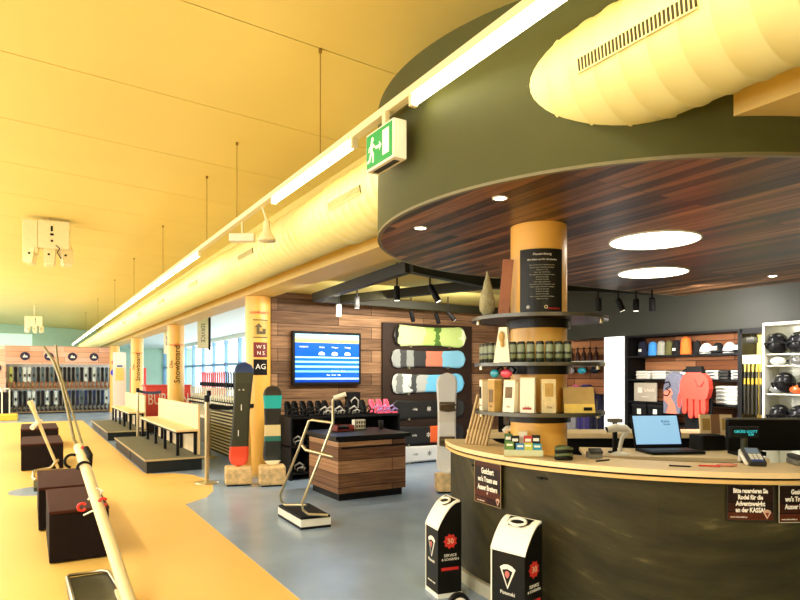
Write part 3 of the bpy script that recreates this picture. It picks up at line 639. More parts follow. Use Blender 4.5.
# ================================================================== SNOWBOARDS
def board_mesh(L_, W_, th=.014, tip=.05, waist=.86, tl=.16, square=0.5):
    """lies along x, width in z, base faces -y"""
    n = 36; m = 8; b = MB(); top = []; bot = []
    for i in range(n+1):
        x = -L_/2+L_*i/n; e = min(L_/2+x, L_/2-x)
        if e < tl: w = W_*math.sqrt(max(0.0, 1-(1-e/tl)**(2+square)))
        else: w = W_*(waist+(1-waist)*abs(2*x/(L_-2*tl))**2)
        w = max(w, .004); yo = -tip*max(0, 1-e/tl)**2 if tip else 0
        for j in range(m+1):
            z = -w/2+w*j/m; top.append((x, yo, z)); bot.append((x, yo+th, z))
    k = m+1; N = (n+1)*k; fs = []
    for i in range(n):
        for j in range(m):
            a = i*k+j; fs += [(a, a+k, a+k+1, a+1), (N+a, N+a+1, N+a+k+1, N+a+k)]
        a = i*k; fs.append((a, N+a, N+a+k, a+k)); a = i*k+m; fs.append((a, a+k, N+a+k, N+a))
    for j in range(m): fs.append((j, j+1, N+j+1, N+j)); a = n*k+j; fs.append((a, N+a, N+a+1, a+1))
    return b.add(top+bot, fs, True)
pnl = tag(MB().box(0, 1.83, 0, .05, 0, 2.37).build('board_panel', mat('panel_umber', (50, 36, 28), .6, var=.25, scale=5)), 'dark umber display panel carrying the row of hung snowboards', 'display panel'); pnl.location = (4.98, 8.895, 0)
B1 = bands('board_lime', 'X', [(0, (24, 24, 22)), (.09, (206, 222, 150)), (.42, (178, 204, 110)), (.56, (84, 120, 52)), (.64, (190, 212, 128)), (.93, (226, 234, 190))], lo=-.75, hi=.75, noise=.25, nscale=6)
B2 = bands('board_grey_blue', 'X', [(0, (150, 154, 150)), (.12, (66, 66, 66)), (.2, (140, 144, 140)), (.3, (54, 54, 54)), (.46, (196, 122, 96)), (.68, (128, 188, 214))], lo=-.75, hi=.75, noise=.06)
B3 = bands('board_marble', 'X', [(0, (190, 196, 190)), (.08, (120, 124, 120)), (.16, (206, 210, 204)), (.26, (70, 72, 70)), (.34, (176, 180, 174)), (.48, (110, 190, 226))], lo=-.75, hi=.75, noise=.2, nscale=12)
B4 = bands('board_black', 'X', [(0, (40, 40, 38)), (.05, (30, 30, 28)), (.9, (38, 38, 36))], lo=-.75, hi=.75)
B5 = bands('board_black_orange', 'X', [(0, (30, 30, 28)), (.52, (236, 102, 46)), (.74, (34, 30, 28))], lo=-.75, hi=.75)
B6 = bands('board_white', 'X', [(0, (228, 228, 222)), (.8, (238, 236, 230))], lo=-.75, hi=.75)
for mt, x, z, L_, W_, lab in ((B1, 5.9, 2.16, 1.48, .36, 'lime green snowboard hung topmost on the dark panel'), (B2, 5.87, 1.775, 1.52, .31, 'grey, rust and pale blue snowboard hung second from the top'), (B3, 5.86, 1.355, 1.48, .34, 'marbled grey and sky blue snowboard hung third from the top'),
                          (B4, 5.87, .92, 1.5, .33, 'all black snowboard hung fourth, behind the white standing board'), (B5, 5.86, .48, 1.5, .33, 'black snowboard with an orange block, hung low on the panel'), (B6, 5.88, .10, 1.5, .3, 'white snowboard lowest on the panel, near the floor')):
    r = thing('snowboard', lab, 'snowboard', (x, 8.868, max(z, .16)), 0, 'snowboards hung on the panel')
    board_mesh(L_, W_, tip=.035).build('deck', mt, r)
    if mt in (B4, B5, B6):
        lettering('ride', .06, TXT if mt is not B6 else BLACKM, r, (-.28, -.002, 0)); 
        lettering('*', .2, TXT if mt is not B6 else BLACKM, r, (.0, -.002, -.04))
    for s_ in (-.4, .4): MB().box(s_-.015, s_+.015, -.012, .027, -W_*.5-.02, -W_*.5+.02).build('wall_peg', STEEL, r)
def binding_parts(parent, z, m=BLACKM, s=1.0):
    """binding fixed on an upright board (board base plane y=0, facing -y)"""
    b = MB(); b.box(-.1*s, .1*s, -.03*s, 0, z-.055*s, z+.055*s, bev=.01); 
    b.tube([(-.09*s, -.03*s, z), (-.09*s, -.1*s, z+.02), (0, -.14*s, z+.03), (.09*s, -.1*s, z+.02), (.09*s, -.03*s, z)], .012*s, 8)
    b.tube([(-.09*s, -.03*s, z-.03), (-.1*s, -.08*s, z-.05), (0, -.11*s, z-.06), (.1*s, -.08*s, z-.05), (.09*s, -.03*s, z-.03)], .010*s, 8)
    return b.build('binding', m, parent)
def board_stand(x, y, rz, label, w, h, m, bl, bz, top, lean=0.0, post=True, bindings=()):
    st = thing('log_stand', label, 'display stand', (x, y, .004), rz, 'wooden board stands')
    MB().box(-w/2, w/2, -w*.42, w*.42, .015, h, bev=.03).build('log_block', LOGW, st)
    MB().box(-w/2+.03, w/2-.03, -w*.38, w*.38, 0, .015).build('foot', BLACKM, st)
    if post: MB().tube([(post, .07, h-.02), (post, .07, h+.35), (post+.0, .08, 1.0*bz[1])], [.06, .05, .03], 12).build('post', mat('post_wood', (224, 166, 76), .5, var=.2), st)
    r = thing('snowboard', bl, 'snowboard', (x+bz[2]*math.cos(rz), y-.03+bz[2]*math.sin(rz), h+.002), rz, 'snowboards on wooden stands')
    L_ = top-h
    bd = board_mesh(L_, bz[0], tip=.04, square=.6)
    M = Matrix.Translation((0, 0, L_/2)) @ Matrix.Rotation(lean, 4, 'Y') @ Matrix.Rotation(-PI/2, 4, 'Y')
    bd.v = [tuple(M @ Vector(p)) for p in bd.v]; bd.build('deck', m, r)
    for q in bindings: binding_parts(r, q-h, mat('binding_gold', (98, 78, 50), .4), 1.0)
    return r
D1 = bands('board_dark_red', 'Z', [(0, (226, 70, 34)), (.19, (44, 46, 28)), (.8, (52, 54, 34)), (.9, (40, 62, 104))], lo=0, hi=1.42)
D2 = bands('board_teal', 'Z', [(0, (226, 214, 170)), (.06, (26, 32, 30)), (.3, (36, 110, 100)), (.36, (222, 200, 140)), (.5, (28, 28, 24)), (.7, (22, 168, 160)), (.86, (60, 54, 40))], lo=0, hi=1.1)
D3 = bands('board_white_print', 'Z', [(0, (238, 234, 222)), (.5, (232, 222, 206)), (.6, (238, 236, 228)), (.97, (216, 60, 60))], lo=0, hi=1.32, noise=.03)
r_ = board_stand(2.45, 8.42, math.radians(-14), 'light wooden block holding the dark board with a red tail', .36, .25, D1, 'dark olive snowboard with a red tail and blue tip, left of the column signs', (.26, 1.0, .03), 1.68, lean=.06, post=.12)
lettering('o  o', .05, TXT, r_, (0, -.003, 1.05)); lettering('I', .12, TXT, r_, (.0, -.003, .8)); lettering('I', .12, TXT, r_, (-.04, -.003, .45))
board_stand(2.83, 8.15, math.radians(-14), 'wooden block with bark face holding the teal and black board', .35, .27, D2, 'short teal, black and wood coloured snowboard on a wooden block', (.25, 1.0, 0), 1.36, post=.0)
board_stand(4.57, 6.52, math.radians(-25), 'wooden block by the counter end holding the white board', .26, .24, D3, 'white standing snowboard with two gold brown bindings beside the counter', (.27, 1.0, 0), 1.53, post=.0, bindings=(1.1, .66))

# ================================================================== DISPLAY BOX
db = thing('display_box', 'waist high display box of reclaimed boards with a black top', 'display unit', (3.1, 6.63, .003))
MB().box(0.02, .95, .02, .9, .09, .70).build('body', BOXW, db)
MB().box(.05, .92, .06, .86, 0, .09).build('plinth', BLACKM, db)
MB().box(-.03, 1.0, -.03, .95, .725, .775, bev=.006).build('worktop', BLACK, db)
MB().box(.03, .94, .03, .89, .70, .725).build('shadow_gap', BLACKM, db)
MB().box(.06, .94, .012, .02, .62, .635).build('drawer_line', BLACKM, db)
# TV
tv = thing('television', 'flat television on the timber wall showing a blue weather page', 'television', (3.98, 8.86, 1.76))
MB().box(-.58, .58, 0, .055, -.41, .41, bev=.008).build('casing', BLACKM, tv)
scr = bands('screen_picture', 'Z', [(0, (10, 60, 170)), (.05, (150, 190, 220)), (.09, (14, 84, 196)), (.2, (120, 190, 240)), (.24, (20, 100, 210)), (.3, (150, 210, 245)), (.34, (20, 100, 210)), (.4, (150, 210, 245)), (.44, (24, 106, 214)), (.5, (170, 220, 245)), (.53, (12, 84, 200)), (.82, (214, 206, 120)), (.88, (236, 236, 160)), (.93, (140, 196, 236))], lo=-.37, hi=.37, emit=.42, rough=.2)
sc_ = MB().box(-.54, .54, -.003, .0, -.37, .37).build('screen', scr, tv)
SG = mat('screen_glow_white', (240, 248, 255), .3, var=0, emit=.8)
MB().front([(-.28, .31), (-.2, .325), (-.1, .35), (-.02, .365), (.08, .345), (.12, .33), (.0, .32), (-.1, .325), (-.2, .31)], -.006, -.003).build('cloud_picture', SG, sc_)
lettering('WETTER', .07, mat('screen_text', (96, 110, 90), .4, emit=.2), sc_, (.36, -.004, .26))
for x, s_ in ((-.1, 'Heute'), (.12, 'Morgen'), (.34, 'Freitag')):
    lettering(s_, .035, SG, sc_, (x, -.004, .17))
    c_ = MB(); c_.front([(x-.05, .05), (x-.055, .07), (x-.04, .09), (x-.01, .1), (x+.03, .09), (x+.05, .07), (x+.045, .05)], -.006, -.003); c_.build('cloud_symbol', SG, sc_)
lettering('SALZBURG', .03, SG, sc_, (-.4, -.004, .17)); lettering('Neuschnee   12 cm', .03, SG, sc_, (.18, -.004, -.2)); lettering('Piste   Sonne   Lifte', .03, SG, sc_, (.1, -.004, -.26))

# ================================================================== SHELF UNIT WITH BINDINGS
su = thing('black_shelf_unit', 'long low black shelf unit under the television', 'shelf unit', (3.16, 8.3, .003))
for z in (.08, .46, .87): MB().box(0, 1.8, 0, .55, z, z+.03).build('shelf', BLACKM, su)
for x in (0, 1.77): MB().box(x, x+.03, 0.01, .55, 0, .87).build('upright', BLACKM, su)
MB().box(0, 1.8, .52, .55, 0, .9).build('back_panel', mat('back_black', (20, 18, 16), .7), su)
def make_binding(m1, m2, label, group):
    r = thing('snowboard_binding', label, 'binding', (0, 0, 0), 0, group)
    MB().box(-.05, .05, -.13, .12, .005, .025, bev=.008).build('base_plate', m1, r)
    pts = []; b = MB()
    hb_ = arc(0, .06, .06, 0, 180, 8)
    n_ = len(hb_); vs = []
    for z, k in ((.02, 1.0), (.1, .95), (.17, .85), (.215, .5)):
        for x, y_ in hb_: vs.append((x*k, y_+.0+z*.25, z))
    for z, k in ((.02, .85), (.1, .8), (.17, .7), (.215, .35)):
        for x, y_ in hb_: vs.append((x*k, .06+(y_-.06)*.85+z*.25, z))
    N = 4*n_; fs = []
    for j in range(3):
        for i in range(n_-1):
            a = j*n_+i; fs += [(a, a+1, a+n_+1, a+n_), (N+a, N+a+n_, N+a+n_+1, N+a+1)]
    for i in range(n_-1): fs += [(3*n_+i, 3*n_+i+1, N+3*n_+i+1, N+3*n_+i)]
    for j in range(3): fs += [(j*n_, (j+1)*n_, N+(j+1)*n_, N+j*n_), (j*n_+n_-1, N+j*n_+n_-1, N+(j+1)*n_+n_-1, (j+1)*n_+n_-1)]
    b.add(vs, fs, True); b.build('highback', m1, r)
    MB().tube([(-.05, .0, .03), (-.06, -.03, .09), (0, -.06, .13), (.06, -.03, .09), (.05, .0, .03)], .013, 8).build('ankle_strap', m2, r)
    MB().tube([(-.05, -.09, .02), (-.055, -.12, .06), (0, -.14, .08), (.055, -.12, .06), (.05, -.09, .02)], .010, 8).build('toe_strap', m2, r)
    return r
GR = mat('strap_grey', (170, 166, 154), .4)
PK = mat('strap_pink', (238, 92, 120), .5); LV = mat('strap_lilac', (150, 130, 186), .5)
bA = make_binding(BLACKM, BLACK, 'black snowboard binding in the row on top of the black shelf unit', 'bindings on top of the shelf unit')
bB = make_binding(BLACKM, GR, 'black binding with pale grey straps in the row on top of the black shelf unit', 'pale strapped bindings on top of the shelf unit')
bC = make_binding(PK, LV, 'pink and lilac snowboard binding at the right end of the top row', 'pink bindings on top of the shelf unit')
firsts = {id(bA): False, id(bB): False, id(bC): False}
def put(o, loc, rz, label=None, group=None, sc=None):
    if not firsts[id(o)]:
        firsts[id(o)] = True; o.location = loc; o.rotation_euler.z = rz
        if sc: o.scale = sc
        return o
    return dup(o, loc, rz, label, group, sc)
X0 = 3.22
for i in range(11):
    if i == 9: continue
    x = X0+i*.122; o = bA if i in (0, 1, 2, 3, 7, 10) else bB
    put(o, (x, 8.44+.05*(i % 2), .903), random.uniform(-.12, .12)+.2)
for i, x in enumerate((4.61, 4.74, 4.87)): put(bC, (x, 8.46, .903), .15)
for i in range(9): put(bA if i % 3 else bB, (3.3+i*.185, 8.42, .493), random.uniform(-.15, .15), 'black snowboard binding on the middle shelf below the television' if i % 3 else 'black and grey binding on the middle shelf below the television', 'bindings on the middle shelf')
for i in range(8): put(bA if i % 2 else bB, (3.32+i*.2, 8.42, .113), random.uniform(-.15, .15), 'black snowboard binding on the bottom shelf near the floor' if i % 2 else 'black and grey binding on the bottom shelf near the floor', 'bindings on the bottom shelf')
bx = thing('boxed_binding', 'black upright carton with a pale binding picture, on the shelf below the television corner', 'box', (4.34, 8.66, .903), .2)
MB().box(-.12, .12, 0, .08, 0, .33).build('carton', BLACKM, bx); MB().tube([(-.07, -.005, .08), (-.07, -.01, .2), (0, -.01, .25), (.07, -.01, .2), (.07, -.005, .08)], .012, 8).build('printed_arch', GR, bx)
# things on the display box
for x, y_, lab, m, sz in ((3.75, 7.35, 'white perforated caddy on the display box', WHITE, (.16, .1, .13)), (3.45, 7.2, 'low dark tray with red lining on the display box', mat('tray_red', (120, 40, 30), .5), (.24, .16, .08)), (4.0, 7.2, 'black cup at the right back of the display box', BLACKM, (.07, .07, .12))):
    r = thing({'w': 'perforated_caddy', 'l': 'accessory_tray', 'b': 'cup'}[lab[0]], lab, {'w': 'caddy', 'l': 'tray', 'b': 'cup'}[lab[0]], (x, y_, .779), 0)
    w_, d_, h_ = sz
    if lab[0] == 'b': MB().lathe([(.03, 0), (.036, .12), (.032, .12), (.027, .01)], 20).build('cup_body', m, r)
    else:
        b = MB(); b.box(-w_/2, w_/2, -d_/2, d_/2, 0, .008); t_ = .008
        b.box(-w_/2, w_/2, -d_/2, -d_/2+t_, 0, h_*.35); b.box(-w_/2, w_/2, d_/2-t_, d_/2, 0, h_); b.box(-w_/2, -w_/2+t_, -d_/2, d_/2, 0, h_); b.box(w_/2-t_, w_/2, -d_/2, d_/2, 0, h_); b.build('tray_body', m, r)
        if lab[0] == 'w':
            g_ = MB()
            for i in range(4):
                for j in range(2): g_.box(-w_/2+.02+i*.035, -w_/2+.04+i*.035, -d_/2-.001, -d_/2+.012, .03+j*.05, .06+j*.05)
            MB().box(-w_/2, w_/2, -d_/2, -d_/2+t_, h_*.35, h_).build('front_plate', m, r); g_.build('holes', BLACKM, r)
        else: MB().ball((0, 0, .05), .08, .05, .03).build('wrapped_goggles', BLACKM, r)

# ================================================================== RING SHELVES ROUND THE COUNTER COLUMN
KX, KY = 2.925, 3.09
RIMM = mat('shelf_rim', (92, 90, 80), .3, .6); SHB = mat('shelf_black', (34, 30, 22), .3)
def cs(a, r): a = math.radians(a); return (KX+r*math.cos(a), KY+r*math.sin(a))
eye_a = math.degrees(math.atan2(-KY, -KX))      # direction of the eye seen from the column
for z, lab, r1 in ((1.875, 'upper round shelf on the column carrying the pointed stone', .44), (1.575, 'middle round shelf on the column carrying the dark cans', .42), (1.262, 'lower round shelf on the column carrying the standing cartons', .42)):
    r = thing('ring_shelf', lab, 'shelf', (KX, KY, z), 0, 'round shelves on the counter column')
    def rg(r0, r1_, z0, z1): return ring(r0, r1_, 0, 359.99, z0, z1, 56)
    rg(.187, r1, -.014, 0).build('shelf_disc', SHB, r); rg(r1, r1+.006, -.018, .004).build('rim', RIMM, r); rg(.187, .21, -.07, -.014).build('clamp_band', SHB, r)
    for aa in (eye_a-78, eye_a+80): MB().cyl((( r1-.04)*math.cos(math.radians(aa)), (r1-.04)*math.sin(math.radians(aa)), -.015), ((r1-.04)*math.cos(math.radians(aa)), (r1-.04)*math.sin(math.radians(aa)), -.04), .015, 12).build('spot_puck', STEEL, r)
# angle to the left in the picture = clockwise seen from above as seen by the eye
def place(dx, r): """dx: sideways offset on the picture plane"""; return eye_a+math.degrees(math.asin(max(-1, min(1, dx/r))))
def cloc(a, r, z): x, y_ = cs(a, r); return (x, y_, z)
can = thing('drink_can', 'black and green can in the ring of cans on the middle column shelf', 'can', cloc(place(-.40, .405)-0, .37, 1.577), 0, 'cans on the column shelf')
MB().lathe([(.021, 0), (.026, .006), (.026, .118), (.021, .128), (.019, .13)], 20).build('can_body', bands('can_print', 'Z', [(0, (30, 38, 26)), (.2, (110, 122, 88)), (.4, (26, 32, 22)), (.5, (120, 132, 104)), (.85, (24, 28, 20))], lo=0, hi=.13, noise=.12, nscale=40), can)
MB().lathe([(.018, .128), (.018, .1305)], 16).build('lid', STEEL, can)
a0 = place(-.40, .41)
for i in range(1, 13):
    a_ = eye_a-78+i*8.8+0; dup(can, cloc(a_, .37, 1.577), i*.7)
can.location = cloc(eye_a-78, .37, 1.577)
# pointed stone and leaning board on the top shelf
def rock(loc):
    bm = bmesh.new(); bmesh.ops.create_icosphere(bm, subdivisions=3, radius=1)
    rnd = random.Random(3)
    from mathutils import noise
    for v in bm.verts:
        z = v.co.z; k = (1-z)/2
        w = .015+.055*min(1, k*1.25)
        v.co = Vector((v.co.x*w, v.co.y*w*.7, (z+1)/2*.31))
        v.co += noise.noise_vector(v.co*22)*.008
        v.co.z = max(v.co.z, 0)
    b = MB(); b.add([v.co.copy() for v in bm.verts], [tuple(v.index for v in f.verts) for f in bm.faces]); bm.free()
    o = b.build('pointed_stone', mat('stone', (168, 162, 122), .8, var=.35, scale=30, bump=.5)); o.location = loc
    return tag(o, 'grey pointed stone standing on the left of the upper column shelf', 'stone')
rock(cloc(place(-.335, .36), .355, 1.876))
wb = tag(MB().box(-.035, .035, -.008, .008, 0, .38, bev=.002).build('wooden_board', mat('slat_brown', (160, 96, 56), .5, var=.25)), 'brown wooden slat leaning against the column on the upper shelf', 'board')
wb.location = cloc(place(-.235, .28), .27, 1.876); wb.rotation_euler = (-.0, .09, math.radians(eye_a+90))
# framed poster on the column
po = thing('poster', 'black poster with lines of small white writing on the orange column', 'poster', (KX, KY, 2.04))
curved_plate(.188, eye_a-38, eye_a+50, -.15, .27, .004, 14).build('poster_sheet', mat('poster_black', (30, 30, 22), .35), po)
def ctext(body, size, z, m, da=0, r=.1935, parent=po, sx=1.0):
    # bend lettering round the column
    o = lettering(body, size, m, parent, (0, 0, 0), (0, 0, 0), sx=1)
    for v in o.data.vertices:
        a = math.radians(eye_a+da)+(v.co.x*sx)/r; v.co = Vector(((r+v.co.z)*math.cos(a), (r+v.co.z)*math.sin(a), v.co.y+z))
    return o
ctext('Hausordnung', .022, .235, TXT, 7); ctext('Wir bitten um Ihr Verständnis', .016, .2, TXT, 7)
for i in range(15):
    ctext(['Bitte beachten Sie die Hinweise im Haus', 'Geräte sorgsam behandeln und pflegen', 'Abgabe bis 17 Uhr', 'Helm tragen auf der Piste'][i % 4] if i not in (5, 6, 10, 11, 12) else 'Danke für Ihre Hilfe', .010, .165-i*.0155, mat('poster_text', (160, 158, 130), .6), 7)
ctext('*', .06, -.115, TXT, -20); ctext('o', .05, -.1, mat('logo_cream', (230, 214, 150), .5), 14); ctext('intersport', .022, -.112, RED, 30)
# cartons on the lower shelf and the bag above
def carton(name, dx, r, z, w, d, h, m, lab, cat, lean=0.0, turn=0.0, win=None, group='cartons on the column shelf'):
    a = place(dx, r); t = thing(name, lab, cat, cloc(a, r, z), math.radians(a+90+turn), group)
    M = Matrix.Rotation(lean, 4, 'X')
    MB().box(-w/2, w/2, -d/2, d/2, 0, h, M, bev=.003).build('carton_body', m, t)
    MB().box(-w*.5, w*.5, -d*.5+.002, d*.5-.002, h-.004, h+.006, M).build('top_flap', PALE, t)
    if win: 
        MB().box(-w*.3, w*.3, -d/2-.003, -d/2+.001, win[0]*h, win[1]*h, M).build('printed_panel', win[2], t)
        lettering('Tee', .02, mat('print_brown', (90, 60, 40), .6), t, tuple(M @ Vector((0, -d/2-.002, h*.18))), (PI/2+lean, 0, 0))
    return t
CW = mat('carton_white', (240, 232, 204), .5, var=.05); CG = mat('carton_gold', (190, 152, 74), .5, var=.25, scale=20); PB = mat('print_brown', (120, 96, 60), .6, var=.4, scale=40)
z3 = 1.263
carton('tea_carton', -.35, .36, z3, .055, .06, .2, CW, 'narrow white carton at the far left of the lower column shelf', 'carton', turn=10, win=(.4, .8, mat('print_black', (40, 34, 28), .6)))
carton('tea_carton', -.275, .35, z3, .075, .06, .205, CG, 'gold patterned carton second from the left on the lower column shelf', 'carton', win=(.3, .7, PB))
carton('tea_carton', -.175, .33, z3, .085, .05, .2, CW, 'white carton with a picture window left of the column', 'carton', lean=-.08, win=(.45, .8, PB))
carton('tea_carton', -.065, .32, z3, .09, .05, .215, CW, 'plain white carton standing left on the front of the orange column', 'carton', lean=-.05, win=(.1, .16, mat('print_red', (170, 60, 50), .6)))
carton('tea_carton', .06, .32, z3, .085, .05, .205, mat('carton_cream', (222, 204, 150), .5, var=.2, scale=30), 'cream carton with brown print standing right on the front of the orange column', 'carton', lean=-.05, win=(.5, .9, CG))
gb = thing('gift_box', 'gold and yellow sloping gift box at the right of the lower column shelf', 'box', cloc(place(.30, .34), .30, z3), math.radians(eye_a+90+8))
Rx = Matrix(((0, 0, 1, -.12), (1, 0, 0, 0), (0, 1, 0, 0), (0, 0, 0, 1)))
MB().prism([(-.08, 0), (.08, 0), (.03, .16), (-.04, .16)], 0, .19, Rx).build('box_body', mat('gift_gold', (184, 150, 62), .45, var=.2, scale=10), gb)
MB().prism([(-.084, .0), (-.08, 0), (-.066, .055), (-.070, .055)], 0, .19, Rx).build('yellow_band', mat('gift_yellow', (232, 196, 40), .4), gb); MB().box(.0, .05, -.088, -.08, .015, .035).build('label', BLACKM, gb)
bg_ = thing('gift_bag', 'white bag with a gold ornament among the cans on the middle shelf', 'bag', cloc(place(-.25, .385), .30, 1.577), math.radians(eye_a+90-14))
bg_.location = cloc(place(-.245, .41), .335, 1.577)
MB().prism([(-.055, 0), (.05, 0), (.03, .22), (-.02, .22)], -.02, .02, Matrix(((1, 0, 0, 0), (0, 0, 1, -.07), (0, 1, 0, 0), (0, 0, 0, 1)))).build('bag_body', CW, bg_)
MB().ball((.0, -.1, .16), .018, .01, .035).ball((.005, -.1, .115), .012, .01, .02).build('gold_ornament', CG, bg_)
for a_, m_, lab in ((-.30, mat('goggle_teal', (40, 150, 170), .2), 'small teal goggles under the middle column shelf'), (-.215, mat('goggle_pink', (214, 70, 90), .2), 'small pink goggles under the middle column shelf')):
    a = place(a_, .38); g_ = thing('ski_goggles', lab, 'goggles', cloc(a, .34, 1.53), math.radians(a+90), 'goggles under the column shelf')
    MB().ball((0, -.01, -.02), .045, .02, .028).build('lens', m_, g_); MB().tube([(-.045, 0, -.02), (-.04, .03, .0), (0, .04, .03), (.04, .03, 0), (.045, 0, -.02)], .008, 6).build('strap', BLACKM, g_)

# ================================================================== SHELF WALL BEHIND THE COUNTER (front plane x = 6.9, facing the counter)
RW = -PI/2; SX, SY = 6.88, 5.62
def lw(px, x=6.9):           # place along the shelf for a picture column, measured on the shelf front
    a = (px-400)/620; t = x/(S_+a*C_); return SY-t*(C_-a*S_)
def sw(u, d, z): return (SX+d, SY-u, z)      # u along the shelf, d into it
sf = thing('wall_shelf_unit', 'black wall shelf unit of caps and shirts with timber back', 'shelf unit', (SX, SY, 0.003), RW)
MB().box(0, .05, 0, .4, 0, 2.02).build('side_panel', BLACKM, sf); MB().box(1.55, 1.60, 0, .4, 0, 2.02).build('side_panel', BLACKM, sf)
MB().box(.05, 1.55, .36, .4, .02, 2.02).build('back_panel', planks('unit_boards', [(96, 54, 32), (150, 92, 56), (196, 134, 90)], .8, .12, 'XZ', .6, .45), sf)
for z in (.1, .55, .86, 1.13, 1.42, 1.725): MB().box(.05, 1.55, 0, .36, z, z+.025).build('shelf', BLACKM, sf)
MB().box(.05, 1.55, .0, .4, 1.995, 2.02).build('top_panel', BLACKM, sf)
MB().box(-.33, -.02, -.02, .36, 0, 2.02).build('x', mat('white_added_glow', (244, 244, 240), .3, var=.03, emit=.7))  # emission added so the white panel looks bright; it is no lamp
wp = bpy.data.objects['x']; wp.name = 'white_pillar'; tag(wp, 'bright white pillar panel with added glow left of the black shelf of caps', 'pillar'); wp.location = (SX, SY, .003); wp.rotation_euler.z = RW
# rolled beanies, caps
def roll(u, z, w, h, m, lab, grp='rolled beanies on the top shelf', badge=None):
    r = thing('beanie', lab, 'beanie', sw(u, .12, z), RW, grp)
    MB().lathe([(w*.5, 0), (w*.52, h*.2), (w*.5, h*.7), (w*.38, h*.92), (w*.1, h)], 20).build('knitted_body', m, r)
    MB().lathe([(w*.535, .0), (w*.55, h*.05), (w*.55, h*.22), (w*.535, h*.26)], 20).build('cuff', m, r)
    if badge: MB().box(-.02, .02, -w*.56, -w*.5, h*.28, h*.45).build('badge', badge, r)
for px, w, h, rgb, lab in ((638, .12, .2, (28, 28, 44), 'dark navy rolled beanie at the left end of the top shelf'), (648, .115, .185, (64, 146, 222), 'bright blue rolled beanie on the top shelf'), (656.5, .11, .19, (158, 156, 140), 'grey rolled beanie on the top shelf'),
                       (664.5, .105, .19, (92, 88, 44), 'olive rolled beanie on the top shelf'), (671.5, .1, .19, (26, 24, 24), 'black rolled beanie left of the orange one'), (681, .125, .225, (244, 112, 34), 'tall bright orange rolled beanie on the top shelf'), (692, .09, .17, (22, 22, 22), 'black rolled beanie right of the orange one')):
    roll(lw(px), 1.752, w, h, mat('knit_%d' % px, rgb, .9, var=.25, scale=60), lab, badge=WHITE if px in (638, 671.5) else None)
def cap(u, z, rgb, lab, brim=(24, 24, 24), grp='caps on the shelf unit', d=.14, patch=None):
    m = mat('cap_%d_%d_%d' % rgb, rgb, .85, var=.1); mb_ = mat('cap_%d_%d_%d' % brim, brim, .85)
    r = thing('cap', lab, 'cap', sw(u, d, z), RW, grp)
    MB().ball((0, 0, .02), .075, .085, .115, 20, 8, z0=-.15).build('crown', m, r)
    b = MB(); b.prism(arc(0, -.06, .07, 180, 360, 12), .008, .016, Matrix.Rotation(-.12, 4, 'X')); b.build('brim', mb_, r)
    if patch: MB().box(-.035, .035, -.088, -.07, .04, .09).build('front_patch', patch, r)
cap(lw(700.5), 1.752, (236, 234, 226), 'white fronted cap left on the top shelf', patch=None); cap(lw(712), 1.752, (22, 22, 22), 'black cap with a pale logo on the top shelf', patch=GR)
cap(lw(724), 1.752, (238, 236, 228), 'white cap with black brim right on the top shelf'); cap(lw(735), 1.752, (24, 24, 24), 'black cap at the right end of the top shelf', patch=WHITE)
def stack(u, z, n, w, rgb, lab, prt=None, grp=None, h=.035, d=.16):
    for i in range(n):
        pos = ['bottom', 'second', 'third', 'fourth', 'top'][i] if i < n-1 else 'top'
        if n == 1: pos = 'single'
        m = mat('cloth_%d_%d_%d' % rgb, rgb, .9, var=.12, scale=20)
        r = thing('folded_shirt', lab+', '+pos+(' of its pile' if n > 1 else ' one'), 'shirt', sw(u+random.uniform(-.004, .004), d, z+i*(h+.001)), RW, grp or 'folded shirts')
        MB().box(-w/2, w/2, -.14, .12, 0, h, bev=.016).build('folded_body', m, r)
        MB().box(-w/2+.01, w/2-.01, -.145, -.10, h*.42, h*.5).build('fold_line', mat('fold_grey', (120, 118, 108), .9), r)
        if prt: MB().box(-w*.25, w*.2, -.143, -.135, h*.2, h*.38).build('print', prt, r)
zs = 1.447
stack(lw(642), zs, 3, .2, (226, 222, 206), 'white folded shirt, leftmost pile on the second shelf')
stack(lw(658), zs, 3, .2, (222, 220, 208), 'white folded shirt, second pile on the second shelf')
stack(lw(668), zs, 3, .08, (150, 148, 140), 'grey printed shirt beside the white piles', BLACKM)
cap(lw(681), zs, (26, 25, 24), 'black cap with white badge on the second shelf', patch=WHITE); cap(lw(696), zs, (30, 28, 26), 'black cap with white front peeping over the coral glove', patch=WHITE)
stack(lw(711), zs, 3, .16, (214, 212, 204), 'white shirt with black print, right part of the second shelf', BLACKM)
stack(lw(723), zs, 3, .13, (30, 30, 30), 'black folded shirt right on the second shelf')
stack(lw(735.5), zs, 3, .12, (196, 196, 190), 'grey and black shirt at the right end of the second shelf', BLACKM)
stack(lw(726), 1.157, 5, .26, (216, 216, 204), 'white knitted shirt in the tall pile on the third shelf', h=.042)
bp_ = thing('brand_board', 'beige board with pale squares standing on the third shelf', 'sign', sw(lw(645), .02, 1.157), RW)
MB().box(-.17, .17, 0, .02, 0, .24).build('board', mat('board_beige', (170, 158, 136), .6), bp_)
MB().box(-.11, -.045, -.004, 0, .11, .18).build('logo_square', mat('logo_pale', (226, 208, 190), .6), bp_); lettering('LAAX', .06, mat('logo_pale', (226, 208, 190), .6), bp_, (.07, -.002, .145)); lettering('outfitters', .03, mat('logo_pale', (226, 208, 190), .6), bp_, (0, -.002, .06))
for px in (639, 655):
    r = thing('shoe_box', 'black box with white label on the lower shelf, %s' % ('left one' if px < 650 else 'right one'), 'box', sw(lw(px), .14, .887), RW, 'black boxes'); MB().box(-.11, .11, -.12, .12, 0, .2, bev=.004).build('box_body', BLACKM, r)
    MB().box(-.115, .115, -.125, .125, .2, .235).build('lid', BLACK, r); MB().box(-.03, .03, -.122, -.12, .1, .17).build('label', WHITE, r)
